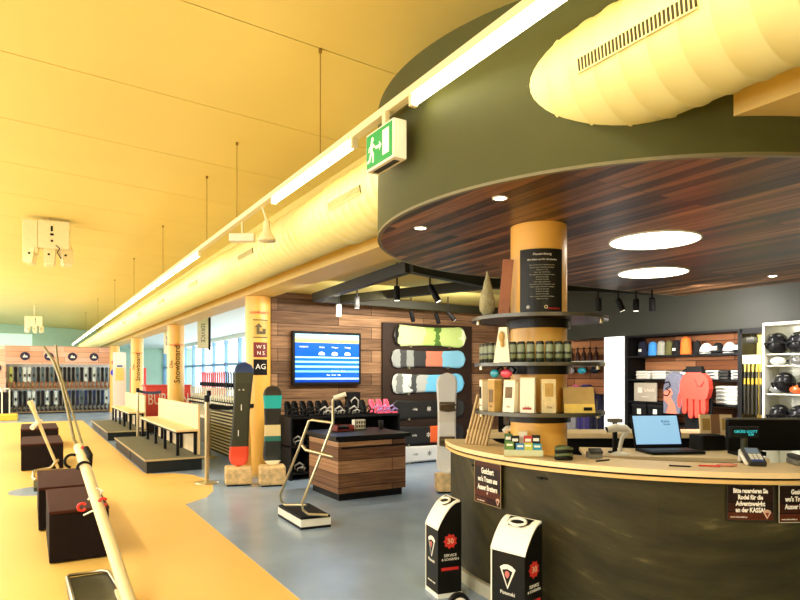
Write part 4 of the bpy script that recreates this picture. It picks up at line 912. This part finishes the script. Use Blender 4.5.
# foam hands in front of the shelves
def slab(name, lab, cat, px0, px1, zt, zb, m, outline, back=None):
    y0, y1 = xp_(px0, 6.6), xp_(px1, 6.6); w = y0-y1; r = thing(name, lab, cat, (6.6, (y0+y1)/2, zb), RW)
    return r, w
def xp_(px, x): a = (px-400)/620; t = x/(S_+a*C_); return t*(C_-a*S_)
gy = xp_(695, 6.6)
gl = thing('foam_glove', 'big coral red glove display with long fingers hanging before the shelves', 'glove', (6.6, gy, 1.0), RW)
b = MB(); b.front([(-.13, .5), (-.17, .42), (-.175, .3), (-.16, .23), (.13, .21), (.165, .24), (.19, .34), (.18, .44), (.14, .5), (.08, .53), (-.08, .53)], -.03, .05); b.build('palm', CORAL, gl)
for x, z0, z1 in ((-.12, .05, .26), (-.04, .0, .25), (.04, .01, .25), (.115, .06, .25)):
    b = MB(); b.front([(x-.028, z1), (x-.03, z0+.03), (x-.018, z0), (x+.018, z0), (x+.03, z0+.03), (x+.028, z1)], -.025, .04); b.build('finger', CORAL, gl)
b = MB(); b.front([(-.19, .3), (-.215, .2), (-.2, .12), (-.17, .12), (-.16, .22)], -.025, .04); b.build('thumb', CORAL, gl)
MB().box(-.03, .03, .05, .29, .3, .36).build('wall_arm', BLACKM, gl)
MB().front([(-.11, .52), (-.1, .6), (.08, .6), (.11, .52)], -.02, .04).build('cuff', BLACKM, gl)
lp = MB(); lp.tube([(.02, -.034, .45), (.05, -.036, .38), (.1, -.036, .37), (.13, -.034, .43)], .006, 6); lp.build('stitched_logo', mat('stitch_dark', (150, 40, 34), .6), gl)
bk_ = tag(MB().box(-.17, .17, .0, .02, -.12, .26).box(-.03, .03, .02, .23, .05, .09).build('black_backboard', BLACKM), 'black board hanging below the coral glove', 'board'); bk_.location = (6.66, gy, .98); bk_.rotation_euler.z = RW
mi = thing('foam_mitten', 'big grey foam mitten with coral pattern left of the coral glove', 'mitten', (6.6, xp_(674, 6.6), 1.04), RW)
b = MB(); b.front([(-.13, 0), (.08, 0), (.14, .18), (.15, .35), (.1, .46), (.0, .5), (-.09, .45), (-.13, .3)], -.02, .05); b.build('mitten_body', mat('foam_grey', (98, 98, 112), .8, var=.3, scale=40), mi)
b = MB(); b.front([(-.12, .26), (-.03, .3), (.0, .24), (-.03, .2), (.03, .1), (.05, .0), (-.09, .0), (-.06, .1), (-.12, .16)], -.024, -.02); b.build('coral_pattern', mat('foam_coral', (214, 110, 84), .7), mi)
b = MB(); b.tube([(-.12, -.026, .36), (-.05, -.028, .38), (-.03, -.028, .33), (-.09, -.028, .3), (-.03, -.028, .26), (-.07, -.028, .21), (-.12, -.026, .22)], .008, 6); b.build('curled_line', BLACKM, mi)
# yellow lit cabinet with poles
cy0, cy1 = xp_(741, 6.9), xp_(763, 6.9); cw = cy0-cy1
yc = thing('pole_cabinet', 'narrow open cabinet with yellow back between caps and helmets', 'cabinet', (6.88, cy0, .003), RW)
MB().box(0, cw, .3, .34, .3, 2.02).build('back_panel', mat('cabinet_yellow', (236, 210, 110), .6), yc); MB().box(0, cw, 0, .34, .92, .95).build('shelf', PALE, yc); MB().box(0, cw, 0, .3, .3, .92).build('lower_box', mat('cabinet_ochre', (204, 172, 96), .6), yc)
MB().box(0, cw, .0, .34, 1.96, 2.02).build('top_panel', BLACKM, yc); MB().box(.02, cw-.02, .01, .02, 1.62, 1.72).build('price_strip', mat('strip_pale', (190, 200, 170), .4), yc)
cm = tag(MB().box(-.045, .045, -.04, .04, 0, .06).cyl((0, 0, .06), (0, 0, .1), .01).build('sensor', BLACKM), 'small black sensor in the top of the yellow cabinet', 'sensor'); cm.location = (6.95, cy0-.1, 1.86)
for i in range(6):
    u = .03+i*.045; o = tag(MB().cyl((0, 0, 0), (0, 0, .36), .013, 8).cyl((0, 0, .36), (.01, 0, .56), .012, 8).build('ski_pole', bands('pole_black_yellow', 'Z', [(0, (30, 28, 22)), (.6, (196, 160, 40)), (.72, (30, 28, 22)), (.85, (214, 190, 80))], lo=0, hi=.56)), 'black and yellow ski pole hanging in the yellow cabinet', 'ski pole', 'poles in the yellow cabinet')
    o.location = (6.9+.02, cy0-u, 1.06)
# helmet cabinet
hw0 = xp_(765, 6.75)
hc = thing('helmet_cabinet', 'white display cabinet of helmets and goggles at the right edge', 'cabinet', (6.7, hw0, .003), RW)
CWH = mat('cabinet_white', (232, 232, 214), .4, var=.03)
MB().box(.02, 1.6, .3, .34, .3, 2.02).build('back_panel', CWH, hc); MB().box(0, .02, 0, .34, 0, 2.04).build('side_panel', WHITE, hc); MB().box(0.02, 1.6, .0, .3, 0, .3).build('base_box', CWH, hc); MB().box(0, 1.6, 0, .34, 2.02, 2.05).build('top_panel', WHITE, hc)
for z in (1.72, 1.60, 1.30, .96): MB().box(.02, 1.6, .03, .3, z-.012, z).build('shelf', WHITE if z > 1 else GREY, hc)
def helmet(px, z, lab, s=1.0):
    r = thing('ski_helmet', lab, 'helmet', (6.82, xp_(px, 6.82), z+.002), RW+.25, 'helmets in the white cabinet')
    MB().ball((0, 0, .11), .105*s, .13*s, .125*s, 24, 12, z0=-.55).build('shell', mat('helmet_black', (26, 26, 28), .25), r)
    b = MB(); b.ball((0, -.01, .09), .1*s, .118*s, .09*s, 20, 8, z0=-.9); b.build('liner', BLACKM, r)
    MB().tube([(-.09, -.05, .06), (-.1, -.1, .11), (0, -.145, .13), (.1, -.1, .11), (.09, -.05, .06)], .012, 8).build('brim', BLACK, r)
    for x in (-.035, .035): MB().ball((x, -.1, .19), .018, .014, .008).build('vent', GREY, r)
for px, z, l in ((778, 1.72, 'black helmet with goggles topmost left in the white cabinet'), (799, 1.72, 'black helmet with goggles topmost right in the white cabinet'), (785, 1.30, 'round black helmet in the middle of the white cabinet'), (812, 1.30, 'round black helmet cut by the right edge of the view, middle row'), (780, .96, 'black helmet low left in the white cabinet'), (800, .96, 'black helmet low right in the white cabinet')): helmet(px, z, l, .95)
def goggles(px, z, rgb, lab):
    r = thing('ski_goggles', lab, 'goggles', (6.76, xp_(px, 6.76), z+.002), RW, 'goggles in the white cabinet')
    MB().ball((0, 0, .045), .085, .035, .045, 18, 8).build('lens', mat('lens_%d_%d_%d' % rgb, rgb, .12), r)
    MB().tube([(-.085, 0, .045), (-.075, .05, .045), (0, .085, .045), (.075, .05, .045), (.085, 0, .045)], .012, 8).build('strap', BLACKM, r)
for px, z, rgb, l in ((778, 1.60, (170, 170, 160), 'grey lensed goggles left below the top helmets'), (798, 1.60, (90, 88, 84), 'dark goggles right below the top helmets'), (777, 1.302, (120, 120, 116), 'small grey goggles left under the round helmet'), (798, 1.302, (200, 92, 40), 'orange goggles right under the round helmet')): goggles(px, z-.0, rgb, l)
# brick coloured side wall shelf
MB().box(0, 1.2, 0, .22, 1.70, 1.72).build('y', mat('shelf_light', (206, 204, 190), .4))
o = bpy.data.objects['y']; o.name = 'wall_shelf'; tag(o, 'pale narrow shelf on the brown wall right of the column', 'shelf'); o.location = (7.38, 7.6, 0); o.rotation_euler.z = RW
for i in range(8):
    r = thing('bottle', 'small dark bottle standing on the pale narrow wall shelf', 'bottle', (7.46, 7.5-i*.125, 1.722), 0, 'bottles on the wall shelf')
    MB().lathe([(.032, 0), (.034, .11), (.014, .15), (.014, .19)], 14).build('bottle_body', mat('bottle_brown', (70, 40, 28), .3), r); MB().lathe([(.016, .19), (.016, .21)], 12).build('stopper', BLACKM, r)
for i, (y_, rgb, l) in enumerate(((7.42, (24, 24, 28), 'black goggles hanging under the wall shelf, left'), (7.2, (150, 150, 150), 'grey goggles hanging under the wall shelf'), (6.95, (40, 160, 180), 'turquoise goggles hanging under the wall shelf'), (6.7, (26, 30, 40), 'dark goggles hanging under the wall shelf, right'))):
    r = thing('ski_goggles', l, 'goggles', (7.52, y_, 1.57), RW, 'goggles on the brown wall')
    MB().ball((0, -.02, .0), .09, .035, .05, 18, 8).build('lens', mat('lens_%d_%d_%d' % rgb, rgb, .15), r); MB().tube([(-.085, 0, 0), (-.05, .03, .08), (0, .04, .12), (.05, .03, .08), (.085, 0, 0)], .012, 8).build('strap', BLACKM, r)
for i, (y_, rgb, l, z, h) in enumerate(((7.42, (228, 226, 220), 'white snow jacket hanging on the brown wall', .55, .85), (7.14, (150, 148, 150), 'grey snow jacket hanging between white and purple ones', .5, .72), (6.86, (64, 52, 120), 'purple snow jacket hanging on the brown wall', .5, .85), (6.6, (40, 38, 60), 'dark blue snow jacket hanging next to the white pillar', .5, .7))):
    r = thing('snow_jacket', l, 'jacket', (7.5, y_, z), RW, 'jackets on the brown wall'); m = mat('jacket_%d' % i, rgb, .8, var=.3, scale=12)
    b = MB(); b.front([(-.13, 0), (.13, 0), (.13, h*.8), (.06, h*.97), (.03, h), (-.03, h), (-.06, h*.97), (-.13, h*.8)], -.05, .07); b.build('jacket_body', m, r)
    for s_ in (-1, 1): MB().tube([(s_*.09, -.02, h*.82), (s_*.10, -.05, h*.5), (s_*.10, -.06, h*.2)], .03, 10).build('sleeve', m, r)
    MB().box(-.004, .004, -.054, -.05, 0, h*.9).build('zip', STEEL, r)
sb = thing('snowboard', 'slim white and pink snowboard leaning on the brown wall', 'snowboard', (7.42, 7.0, 1.1), RW, 'board on the brown wall')
bd = board_mesh(.5, .2, tip=.02); bd.v = [(z_, y_, x_+.0) for x_, y_, z_ in bd.v]; bd.build('deck', bands('board_pink', 'Z', [(0, (236, 232, 226)), (.5, (150, 96, 160)), (.7, (206, 96, 130))], lo=-.25, hi=.25), sb)

# ================================================================== INSIDE THE COUNTER
def slab_between(p, q, depth, z0, z1, name, m, parent=None):
    p = Vector((p[0], p[1], 0)); q = Vector((q[0], q[1], 0)); d = q-p; o = MB().box(0, d.length, 0, depth, z0, z1, bev=.004).build(name, m, parent)
    if not parent: o.location = p; o.rotation_euler.z = math.atan2(d.y, d.x)
    return o
bd_ = thing('back_desk', 'long pale wood desk behind the counter, dark below', 'desk', (3.3, 4.3, .003), math.atan2(3.05-4.3, 5.45-3.3)); LB = math.hypot(2.15, 1.25)
MB().box(0, LB, 0, .4, .945, .99, bev=.004).build('worktop', PALE, bd_); MB().box(.03, LB-.03, .03, .38, 0, .945).build('black_front', BLACKM, bd_)
fd = thing('cash_desk', 'pale wood cash desk inside the counter with drawer fronts', 'desk', (3.56, 3.24, .003), math.atan2(2.62-3.24, 4.25-3.56)); LF = math.hypot(.69, .62)
MB().box(-.02, LF+.3, -.02, .5, .875, .905, bev=.004).build('worktop', PALE, fd); MB().box(0, LF-.14, 0, .45, .3, .875).build('drawer_block', BIRCH, fd)
MB().box(LF-.13, LF+.1, 0, .4, .78, .872).build('black_drawer', BLACKM, fd); MB().box(LF+.11, LF+.28, 0, .4, .3, .872).build('side_block', BIRCH, fd)
MB().box(.45, .455, -.004, 0, .6, .87).build('drawer_gap', DARK, fd); MB().lathe([(.008, 0), (.008, .01)], 12, Matrix.Translation((LF, 0, .825)) @ Matrix.Rotation(PI/2, 4, 'X')).build('drawer_lock', STEEL, fd)
lt = thing('laptop', 'open black laptop with a pale blue screen on the cash desk', 'laptop', (4.22, 3.12, .912), math.radians(-24))
MB().box(-.2, .22, -.26, 0, 0, .02, bev=.005).build('keyboard_base', BLACKM, lt)
kb = MB(); kb.box(-.18, .2, -.2, -.05, .02, .024); kb.build('keys', DARK, lt)
M = Matrix.Translation((0, .0, .03)) @ Matrix.Rotation(-.3, 4, 'X')
MB().box(-.2, .2, 0, .012, 0, .26, M, bev=.004).build('screen_lid', BLACKM, lt)
MB().box(-.185, .185, -.003, 0, .018, .245, M).build('screen', mat('laptop_screen', (150, 200, 240), .3, var=.04, emit=.5), lt); 
lettering('Kassa', .03, mat('screen_teal', (40, 130, 160), .4), lt, tuple(M @ Vector((.08, -.005, .2))), (PI/2-.3, 0, 0)); lettering('Verleih', .02, mat('screen_teal', (40, 130, 160), .4), lt, tuple(M @ Vector((.09, -.005, .175))), (PI/2-.3, 0, 0))
pr = thing('receipt_printer', 'small black printer right of the laptop', 'printer', (4.62, 2.98, .998-.09), math.radians(-24)); MB().box(-.1, .1, -.09, .09, 0, .12, bev=.015).build('housing', BLACKM, pr); MB().box(-.07, .07, -.06, .0, .12, .126).build('paper_slot', DARK, pr)
def scanner(loc, rz, lab, s=1.0):
    r = thing('barcode_scanner', lab, 'scanner', loc, rz, 'white barcode scanners'); r.scale = (s, s, s)
    MB().lathe([(.055, 0), (.055, .008), (.03, .018), (.012, .025)], 24).build('base', WHITE, r)
    MB().tube([(0, 0, .02), (.0, 0, .06), (.012, 0, .11), (.04, 0, .15), (.05, 0, .16)], [.014, .013, .014, .018, .02], 12).build('handle', WHITE, r)
    MB().tube([(.06, 0, .15), (.03, 0, .172), (-.03, 0, .178), (-.085, 0, .165)], [.02, .028, .028, .022], 14).build('scanner_head', WHITE, r)
    MB().tube([(-.083, 0, .166), (-.09, 0, .163)], [.022, .022], 14).build('scan_window', BLACKM, r)
    return r
scanner((2.86, 3.3, .988), math.radians(150), 'white barcode scanner on the counter left of the orange column', .8)
scanner((3.77, 3.12, .908), math.radians(-35), 'white barcode scanner on the cash desk left of the laptop', 1.12)
cr = thing('card_reader_stand', 'black monitor back on a post at the counter left end', 'monitor', (3.15, 3.62, .003), math.radians(-40))
MB().cyl((0, 0, 0), (0, 0, 1.2), .025).build('post', BLACKM, cr); MB().box(-.1, .1, -.01, .02, 1.06, 1.3, bev=.008).build('screen_back', BLACKM, cr); MB().box(-.06, .06, -.016, -.01, 1.12, 1.2).build('label', GREY, cr)
hs = thing('small_monitor_stand', 'thin black stand with grey head between scanner and white pillar', 'stand', (3.83, 3.22, .908), math.radians(-30))
MB().cyl((0, 0, 0), (0, 0, .24), .018).build('post', BLACKM, hs); MB().box(-.05, .05, -.03, .03, .23, .26, bev=.006).build('head', GREY, hs); MB().lathe([(.05, 0), (.05, .01)], 20).build('base', BLACKM, hs)
# leaflets and sticks behind the left end
for i in range(7):
    x0, y0, z0 = ray(466+i*3.3, 438, 4.62-.02*i); x1, y1, z1 = ray(478+i*3.2, 389+i*.6, 4.72)
    o = tag(MB().tube([(0, 0, 0), (x1-x0, y1-y0, z1-z0)], .011, 8).build('wooden_stick', mat('stick_wood', (206, 178, 128), .6, var=.25)), 'pale wooden stick in the leaning bundle at the counter left end', 'stick', 'bundle of wooden sticks'); o.location = (x0, y0, .987)
lh = thing('leaflet_holder', 'clear holder of green and blue leaflets before the orange column', 'leaflet holder', (2.68, 2.97, .987), math.radians(eye_a+90+4))
MB().box(-.12, .12, -.05, .05, 0, .008).build('base_plate', STEEL, lh)
MB().box(-.12, .12, -.052, -.048, 0.008, .045).build('front_lip', mat('lip_pale', (196, 206, 170), .2), lh)
for i, (rgb, x, y_, h_) in enumerate((((92, 140, 60), -.085, -.035, .085), ((64, 140, 190), -.02, -.035, .075), ((190, 200, 80), .03, -.035, .08), ((40, 150, 180), .085, -.035, .075), ((40, 40, 40), -.05, .0, .12), ((200, 60, 50), .03, .0, .12), ((30, 36, 30), .08, .0, .125), ((70, 110, 60), -.09, .03, .13), ((236, 230, 200), .0, .03, .145))):
    r = thing('leaflet_stack', ['green', 'blue', 'lime', 'turquoise', 'black', 'red', 'dark', 'moss green', 'cream'][i]+' leaflet pack in the holder before the orange column', 'leaflets', (0, 0, 0), math.radians(eye_a+94), 'leaflets in the holder')
    M_ = Matrix.Rotation(math.radians(eye_a+94), 4, 'Z'); v = M_ @ Vector((x, y_, 0)); r.location = (2.68+v.x, 2.97+v.y, .996)
    MB().box(-.026, .026, -.008, .008, 0, h_).build('paper_pack', mat('leaf_%d' % i, rgb, .5), r); MB().box(-.018, .018, -.0095, -.008, h_*.7, h_*.85).build('printed_title', TXT, r)
sg = thing('coiled_strap', 'black and green coiled strap on the counter right of the column', 'strap', (2.78, 2.72, .987), .4)
for k in range(4):
    MB().tube([(.05*math.cos(q)*(1-.05*k), .045*math.sin(q), .013+k*.019+.004*math.sin(q*2)) for q in [i*2*PI/20 for i in range(21)]], .011, 8).build('coil', BLACKM if k % 2 == 0 else mat('strap_green', (84, 96, 56), .6), sg)
ca = thing('camera_case', 'small grey folded gadget beside the coiled strap', 'gadget', (3.0, 2.68, .987), -.5); MB().box(-.045, .045, -.03, .03, 0, .04, bev=.01).build('body', GREY, ca); MB().box(-.04, .04, -.03, .02, .045, .06, Matrix.Rotation(.4, 4, 'X'), bev=.005).build('flap', DARK, ca)
for a_, (x, y_), c_, l in ((.3, (2.93, 2.55), BLACKM, 'black pen on the counter rim left'), (-.5, (3.27, 2.09), RED, 'red pen lying on the counter rim'), (-.6, (3.12, 2.17), BLACKM, 'black pen lying beside the red pen')):
    r = thing('pen', l, 'pen', (x, y_, .9915), a_-.3, 'pens on the counter'); MB().cyl((-.06, 0, 0), (.05, 0, 0), .0045, 8).build('barrel', c_, r); MB().cyl((.05, 0, 0), (.065, 0, 0), .004, 8, .001).build('tip', STEEL, r)
hd = tag(MB().ball((0, 0, 0.008), .06, .03, .008, 16, 6).build('paper_note', mat('note_pink', (226, 150, 120), .6)), 'flat pinkish folded note on the counter rim', 'note'); hd.location = (3.38, 2.06, .986); hd.rotation_euler.z = -.6
cdp = thing('customer_display', 'black customer display on a post with turquoise figures', 'display', (3.72, 2.16, .003), math.radians(-38))
MB().cyl((0, 0, .4), (0, 0, 1.12), .02).build('post', mat('post_olive', (56, 56, 36), .4), cdp); MB().box(-.085, .085, -.02, .02, 1.115, 1.185, bev=.006).build('housing', BLACKM, cdp)
MB().box(-.07, .07, -.023, -.02, 1.128, 1.172).build('display_window', mat('vfd_dark', (10, 30, 34), .2), cdp); lettering('GRÜSS GOTT', .022, mat('vfd_teal', (40, 190, 200), .4, emit=.8), cdp, (0, -.024, 1.155)); lettering('0,00', .018, mat('vfd_teal', (40, 190, 200), .4, emit=.8), cdp, (0.03, -.024, 1.138))
MB().box(-.07, .07, -.07, .07, 0, .4).build('floor_box', BLACKM, cdp)
tm = thing('card_terminal', 'grey card payment terminal with keys, tilted on a white cradle', 'card terminal', (3.57, 2.02, .987), math.radians(-42))
M = Matrix.Translation((0, 0, .025)) @ Matrix.Rotation(.45, 4, 'X')
MB().box(-.045, .045, -.08, .08, 0, .035, M, bev=.008).build('housing', DARK, tm); MB().box(-.034, .034, .015, .068, .035, .038, M).build('screen', mat('terminal_screen', (130, 150, 176), .2), tm)
for i in range(4):
    for j in range(3): MB().box(-.032+j*.023, -.014+j*.023, -.07+i*.02, -.056+i*.02, .035, .04, M).build('key', WHITE if i else mat('key_blue', (60, 90, 160), .5), tm)
MB().tube([(-.055, -.06, .01), (-.055, .03, .055), (-.045, .07, .07), (-.045, .085, .01)], .011, 8).build('cradle', WHITE, tm)
ph = thing('telephone', 'flat grey telephone right of the payment terminal', 'telephone', (3.84, 1.86, .987), math.radians(-42)); MB().box(-.09, .09, -.07, .07, 0, .03, bev=.01).build('base', GREY, ph); MB().box(-.085, -.04, -.075, .075, .03, .055, bev=.012).build('handset', DARK, ph)
MB().box(-.02, .07, -.05, .03, .03, .034).build('keypad', BLACKM, ph)
mo = thing('cash_monitor', 'large black monitor seen from behind at the right edge', 'monitor', (4.44, 2.70, .908), math.radians(-31)); MB().box(0, .6, 0, .04, .03, .26, bev=.01).build('screen_back', BLACKM, mo); MB().box(.05, .25, -.06, .1, 0, .03).build('foot', BLACKM, mo)
MB().box(0, .6, .01, .05, .26, .272).build('top_edge', GREY, mo)
# brochures standing on the back desk
for px, w_, m_, l in ((706, .11, CG, 'gold covered brochure standing left on the back desk'), (716, .1, mat('brochure_brown', (150, 108, 72), .5), 'brown brochure between two gold ones on the back desk'), (726, .12, CG, 'gold covered brochure standing right on the back desk')):
    p = ray(px, 431, 5.35); r = thing('brochure', l, 'brochure', (p[0], p[1], .994), math.radians(-30)+.0, 'brochures on the back desk')
    MB().box(-w_*.45, w_*.45, -.012, .012, 0, .165, Matrix.Rotation(-.12, 4, 'X')).build('cover', PALE if m_ is CG else m_, r); MB().box(-w_*.3, w_*.3, -.015, -.012, .03, .13, Matrix.Rotation(-.12, 4, 'X')).build('picture', m_, r)

# ================================================================== RENTAL BAY BEHIND THE COLUMNS
sl = thing('slatted_rack', 'grey rack of level slats between barrier post and leaning dark board', 'rack', (2.98, 9.9, .003), -PI/2)
SLW = mat('slat_white', (238, 232, 204), .5)
for i in range(13): MB().box(-2.6, -.0, 0, .03, .1+i*.058, .118+i*.058).build('slat', SLW, sl)
MB().box(-2.6, .0, .03, .05, .05, .85).build('backing', DARK, sl)
for x in (-2.6, -.04): MB().box(x, x+.04, 0, .05, 0, .88).build('post', STEEL, sl)
def rental_ski(m, lab, grp, h=.62, w=.085):
    r = thing('rental_ski', lab, 'ski', (0, 0, 0), 0, grp)
    bd = board_mesh(h, w, th=.02, tip=.03, waist=.8, tl=.07); bd.v = [(z_, y_, x_+h/2) for x_, y_, z_ in bd.v]; bd.build('ski_blade', m, r)
    MB().box(-.03, .03, -.05, 0, h*.38, h*.55, bev=.01).build('ski_binding', BLACKM, r)
    return r
WS = mat('ski_cream', (228, 224, 190), .4)
s0 = rental_ski(WS, 'cream ski standing in the rack behind the barrier belts', 'cream skis behind the belts', .62, .06); sR = rental_ski(mat('ski_red', (226, 70, 62), .4), 'red ski standing in the rear rack behind the cream skis', 'red skis', .6, .1)
sK = rental_ski(mat('ski_green', (60, 74, 56), .4), 'dark green ski standing in the rear rack by the dark board', 'dark green skis', .6, .07)
rk = thing('rack_base', 'pale rack base holding the cream skis behind the benches', 'rack', (3.28, 11.2, .003)); MB().box(0, .35, 0, 4.4, .55, .62).build('holder', SLW, rk); MB().box(0.02, .33, 0.05, 4.35, 0, .55).build('rack_body', mat('rack_olive', (90, 86, 66), .6), rk); MB().box(0, .02, 0, 4.4, .9, .94).build('front_rail', SLW, rk)
for yy in (0, 2.2, 4.34): MB().box(0, .03, yy, yy+.06, .6, .94).build('post', SLW, rk)
for i in range(24):
    loc = (3.33, 11.25+i*.18, .626)
    if i == 0: s0.location = loc; s0.rotation_euler.z = RW
    else: dup(s0, loc, RW)
rk2 = thing('rack_base', 'darker rear rack carrying red and green skis near the windows', 'rack', (3.9, 13.2, .003)); MB().box(0, .3, 0, 5.2, 0, .93).build('rack_body', mat('rack_olive', (90, 86, 66), .6), rk2); MB().box(-.02, .32, 0, 5.2, .93, .98).build('top_rail', SLW, rk2)
for i in range(20):
    o, l = (sK, 0) if i < 8 else (sR, 1)
    loc = (3.98, 13.3+i*.2, .985)
    if i in (0, 8): o.location = loc; o.rotation_euler.z = RW
    else: dup(o, loc, RW)
rb_ = thing('red_counter', 'red low counter with large white letters behind the benches', 'counter', (2.55, 17.0, .003))
MB().box(0, 1.12, 0, .5, .3, 1.2, bev=.02).build('red_front', mat('red_panel', (226, 76, 60), .5), rb_); MB().box(.05, 1.07, .05, .45, 0, .3).build('plinth', DARK, rb_); MB().box(-.02, 1.14, -.02, .52, 1.2, 1.24).build('worktop', mat('red_panel', (226, 76, 60), .5), rb_)
lettering('BURTON', .42, mat('letter_cream', (240, 224, 196), .5), rb_, (.56, -.003, .86), sx=.6)
rc = tag(MB().box(0, .5, 0, .3, 0, 1.75, bev=.02).build('red_banner', mat('red_panel', (226, 76, 60), .5)), 'narrow red banner between the two farthest columns', 'banner'); rc.location = (3.0, 23.2, .003)
wb2 = thing('info_board', 'white door sized board with a yellow notice between far columns', 'board', (2.5, 23.8, .003)); MB().box(0, .42, 0, .06, 0, 2.3).build('board', WHITE, wb2); MB().box(.08, .34, -.01, 0, 1.3, 1.75).build('yellow_notice', mat('notice_yellow', (240, 220, 120), .6), wb2); MB().box(.12, .3, -.014, -.01, 1.78, 1.84).build('caption', mat('caption_blue', (60, 90, 150), .6), wb2)
for p_, txt, l, sz in (((3.62, 15.3, 2.52), 'SERVICE', 'upright hanging sign with black letters between the middle columns', .13), ((3.5, 19.0, 2.5), 'SKI', 'small far hanging sign with dark letters before the windows', .2)):
    h_ = thing('hanging_sign', l, 'sign', p_, math.radians(-25), 'hanging signs'); MB().box(-.16, .12, -.01, .01, -.38, .38).build('sign_plate', mat('plate_pale', (236, 236, 206), .5), h_); MB().box(.1, .15, -.02, .02, -.42, .48).build('side_bar', BLACKM, h_)
    lt_ = lettering(txt, sz, BLACKM, h_, (-.03, -.012, 0)); Mr = Matrix.Rotation(PI/2, 4, 'X') @ Matrix.Rotation(-PI/2, 4, 'Z'); lt_.rotation_euler = Mr.to_euler()
# ski rack at the far end
fr0 = thing('ski_rack', 'wide far rack of rental skis under a pinkish timber header', 'rack', (-.78, 27.7, .003))
HB = planks('header_boards', [(206, 150, 116), (222, 170, 140), (234, 190, 168)], 1.2, .2, 'XZ', .6, .5)
MB().box(0, 3.9, .0, .1, 1.92, 2.62).build('header', HB, fr0); MB().box(0, 3.9, .45, .5, 0, 1.92).build('back_panel', mat('rack_back', (228, 234, 232), .6), fr0)
for z in (0.05, .95): MB().box(0, 3.9, 0.05, .45, z, z+.05).build('shelf', mat('rack_shelf', (150, 120, 84), .6), fr0)
MB().box(-.04, 0, 0, .5, 0, 2.62).build('side_panel', HB, fr0)
for px in (25, 49, 72.5, 94):
    a = (px-400)/620; t = 27.7/(C_-a*S_); x = t*(S_+a*C_); bd = MB(); bd.lathe([(.16, 0), (.16, .02)], 28, Matrix.Rotation(PI/2, 4, 'X')); ic = bd.build('round_icon', mat('icon_navy', (52, 44, 70), .5), fr0, (x+.78, 0, 2.22))
    MB().front([(-.08, -.05), (-.02, .08), (.03, .0), (.06, .04), (.09, -.05)], -.03, -.02).build('icon_mountain', WHITE, ic)
ICM = [mat('ski_black', (12, 12, 14), .5), mat('ski_white', (206, 214, 206), .4), mat('ski_steel', (60, 84, 92), .4), mat('ski_lime', (188, 196, 96), .4), mat('ski_navy', (34, 46, 84), .4), mat('ski_sky', (110, 176, 220), .4)]
NM = ['black', 'white', 'steel grey', 'lime', 'navy', 'sky blue']; proto = {}
random.seed(11)
for row in (0, 1):
    for i in range(25):
        if row: k = 3 if i == 0 else random.choice([0, 0, 0, 1, 2])
        else: k = 5 if i >= 23 else (4 if i in (13, 15, 17, 19, 21) else random.choice([0, 0, 2, 0, 1]))
        key = (row, k)
        x = -.62+i*.15; z = .28+row*.92
        if key not in proto:
            proto[key] = rental_ski(ICM[k], '%s rental ski in the %s row of the far rack' % (NM[k], 'upper' if row else 'lower'), '%s skis, %s row' % (NM[k], 'upper' if row else 'lower'), .62, .118); proto[key].location = (x, 27.85, z)
        else: dup(proto[key], (x, 27.85, z))
BO = mat('boot_brown', (150, 84, 36), .6, var=.3); BK = mat('boot_black', (40, 36, 36), .5)
def sk_boot(m, lab, grp):
    r = thing('ski_boot', lab, 'boot', (0, 0, 0), 0, grp)
    b = MB(); b.front([(-.05, 0), (.045, 0), (.055, .05), (.0, .1), (.04, .24), (-.03, .25), (-.05, .12)], -.04, .04); b.build('shell', m, r)
    MB().box(-.052, .05, -.043, .043, -.0, .02).build('sole', BLACKM, r); MB().box(-.03, .03, -.045, -.04, .12, .135).build('buckle', STEEL, r); return r
bt = {1: sk_boot(BO, 'tan and black boot under the upper row of far rental skis', 'boots on the upper rack level'), 0: sk_boot(BK, 'dark boot under the lower row of far rental skis', 'boots on the lower rack level')}
for row in (0, 1):
    for i in range(25):
        loc = (-.66+i*.15, 27.78, .106+row*.9)
        if i == 0: bt[row].location = loc
        else: dup(bt[row], loc)
# left edge: timber panel, steel frame and yellow mat
lp_ = thing('timber_panel', 'orange timber panel with dark writing at the left edge', 'panel', (-1.75, 26.2, .003)); MB().box(0, .98, 0, .08, 1.05, 2.55).build('panel_board', HB, lp_); MB().box(0, .06, .01, .07, 0, 1.05).build('post', STEEL, lp_); MB().box(.9, .96, .01, .07, 0, 1.05).build('post', STEEL, lp_)
lettering('SKI', .3, mat('writing_brown', (90, 50, 30), .6), lp_, (.6, -.004, 2.15)); MB().lathe([(.16, 0), (.16, .02)], 24, Matrix.Translation((.72, 0, 1.75)) @ Matrix.Rotation(PI/2, 4, 'X')).build('round_icon', mat('icon_navy', (52, 44, 70), .5), lp_)
sr = thing('steel_frame_rack', 'light steel frame left of the far ski rack', 'rack', (-1.35, 25.4, .003))
for x in (0, .25, .5, .72): MB().box(x, x+.04, 0, .04, 0, 1.05).build('upright', SLW, sr)
MB().box(0, .76, 0, .04, 1.0, 1.04).build('rail', SLW, sr); MB().box(0, .76, .02, .5, .0, .9).build('dark_stock', BLACKM, sr)
ym = tag(MB().box(0, .9, 0, .8, 0, .2, bev=.04).build('yellow_mat', mat('mat_yellow', (240, 190, 50), .6)), 'low yellow mat on the floor at the left edge', 'mat'); ym.location = (-1.25, 23.9, .003)
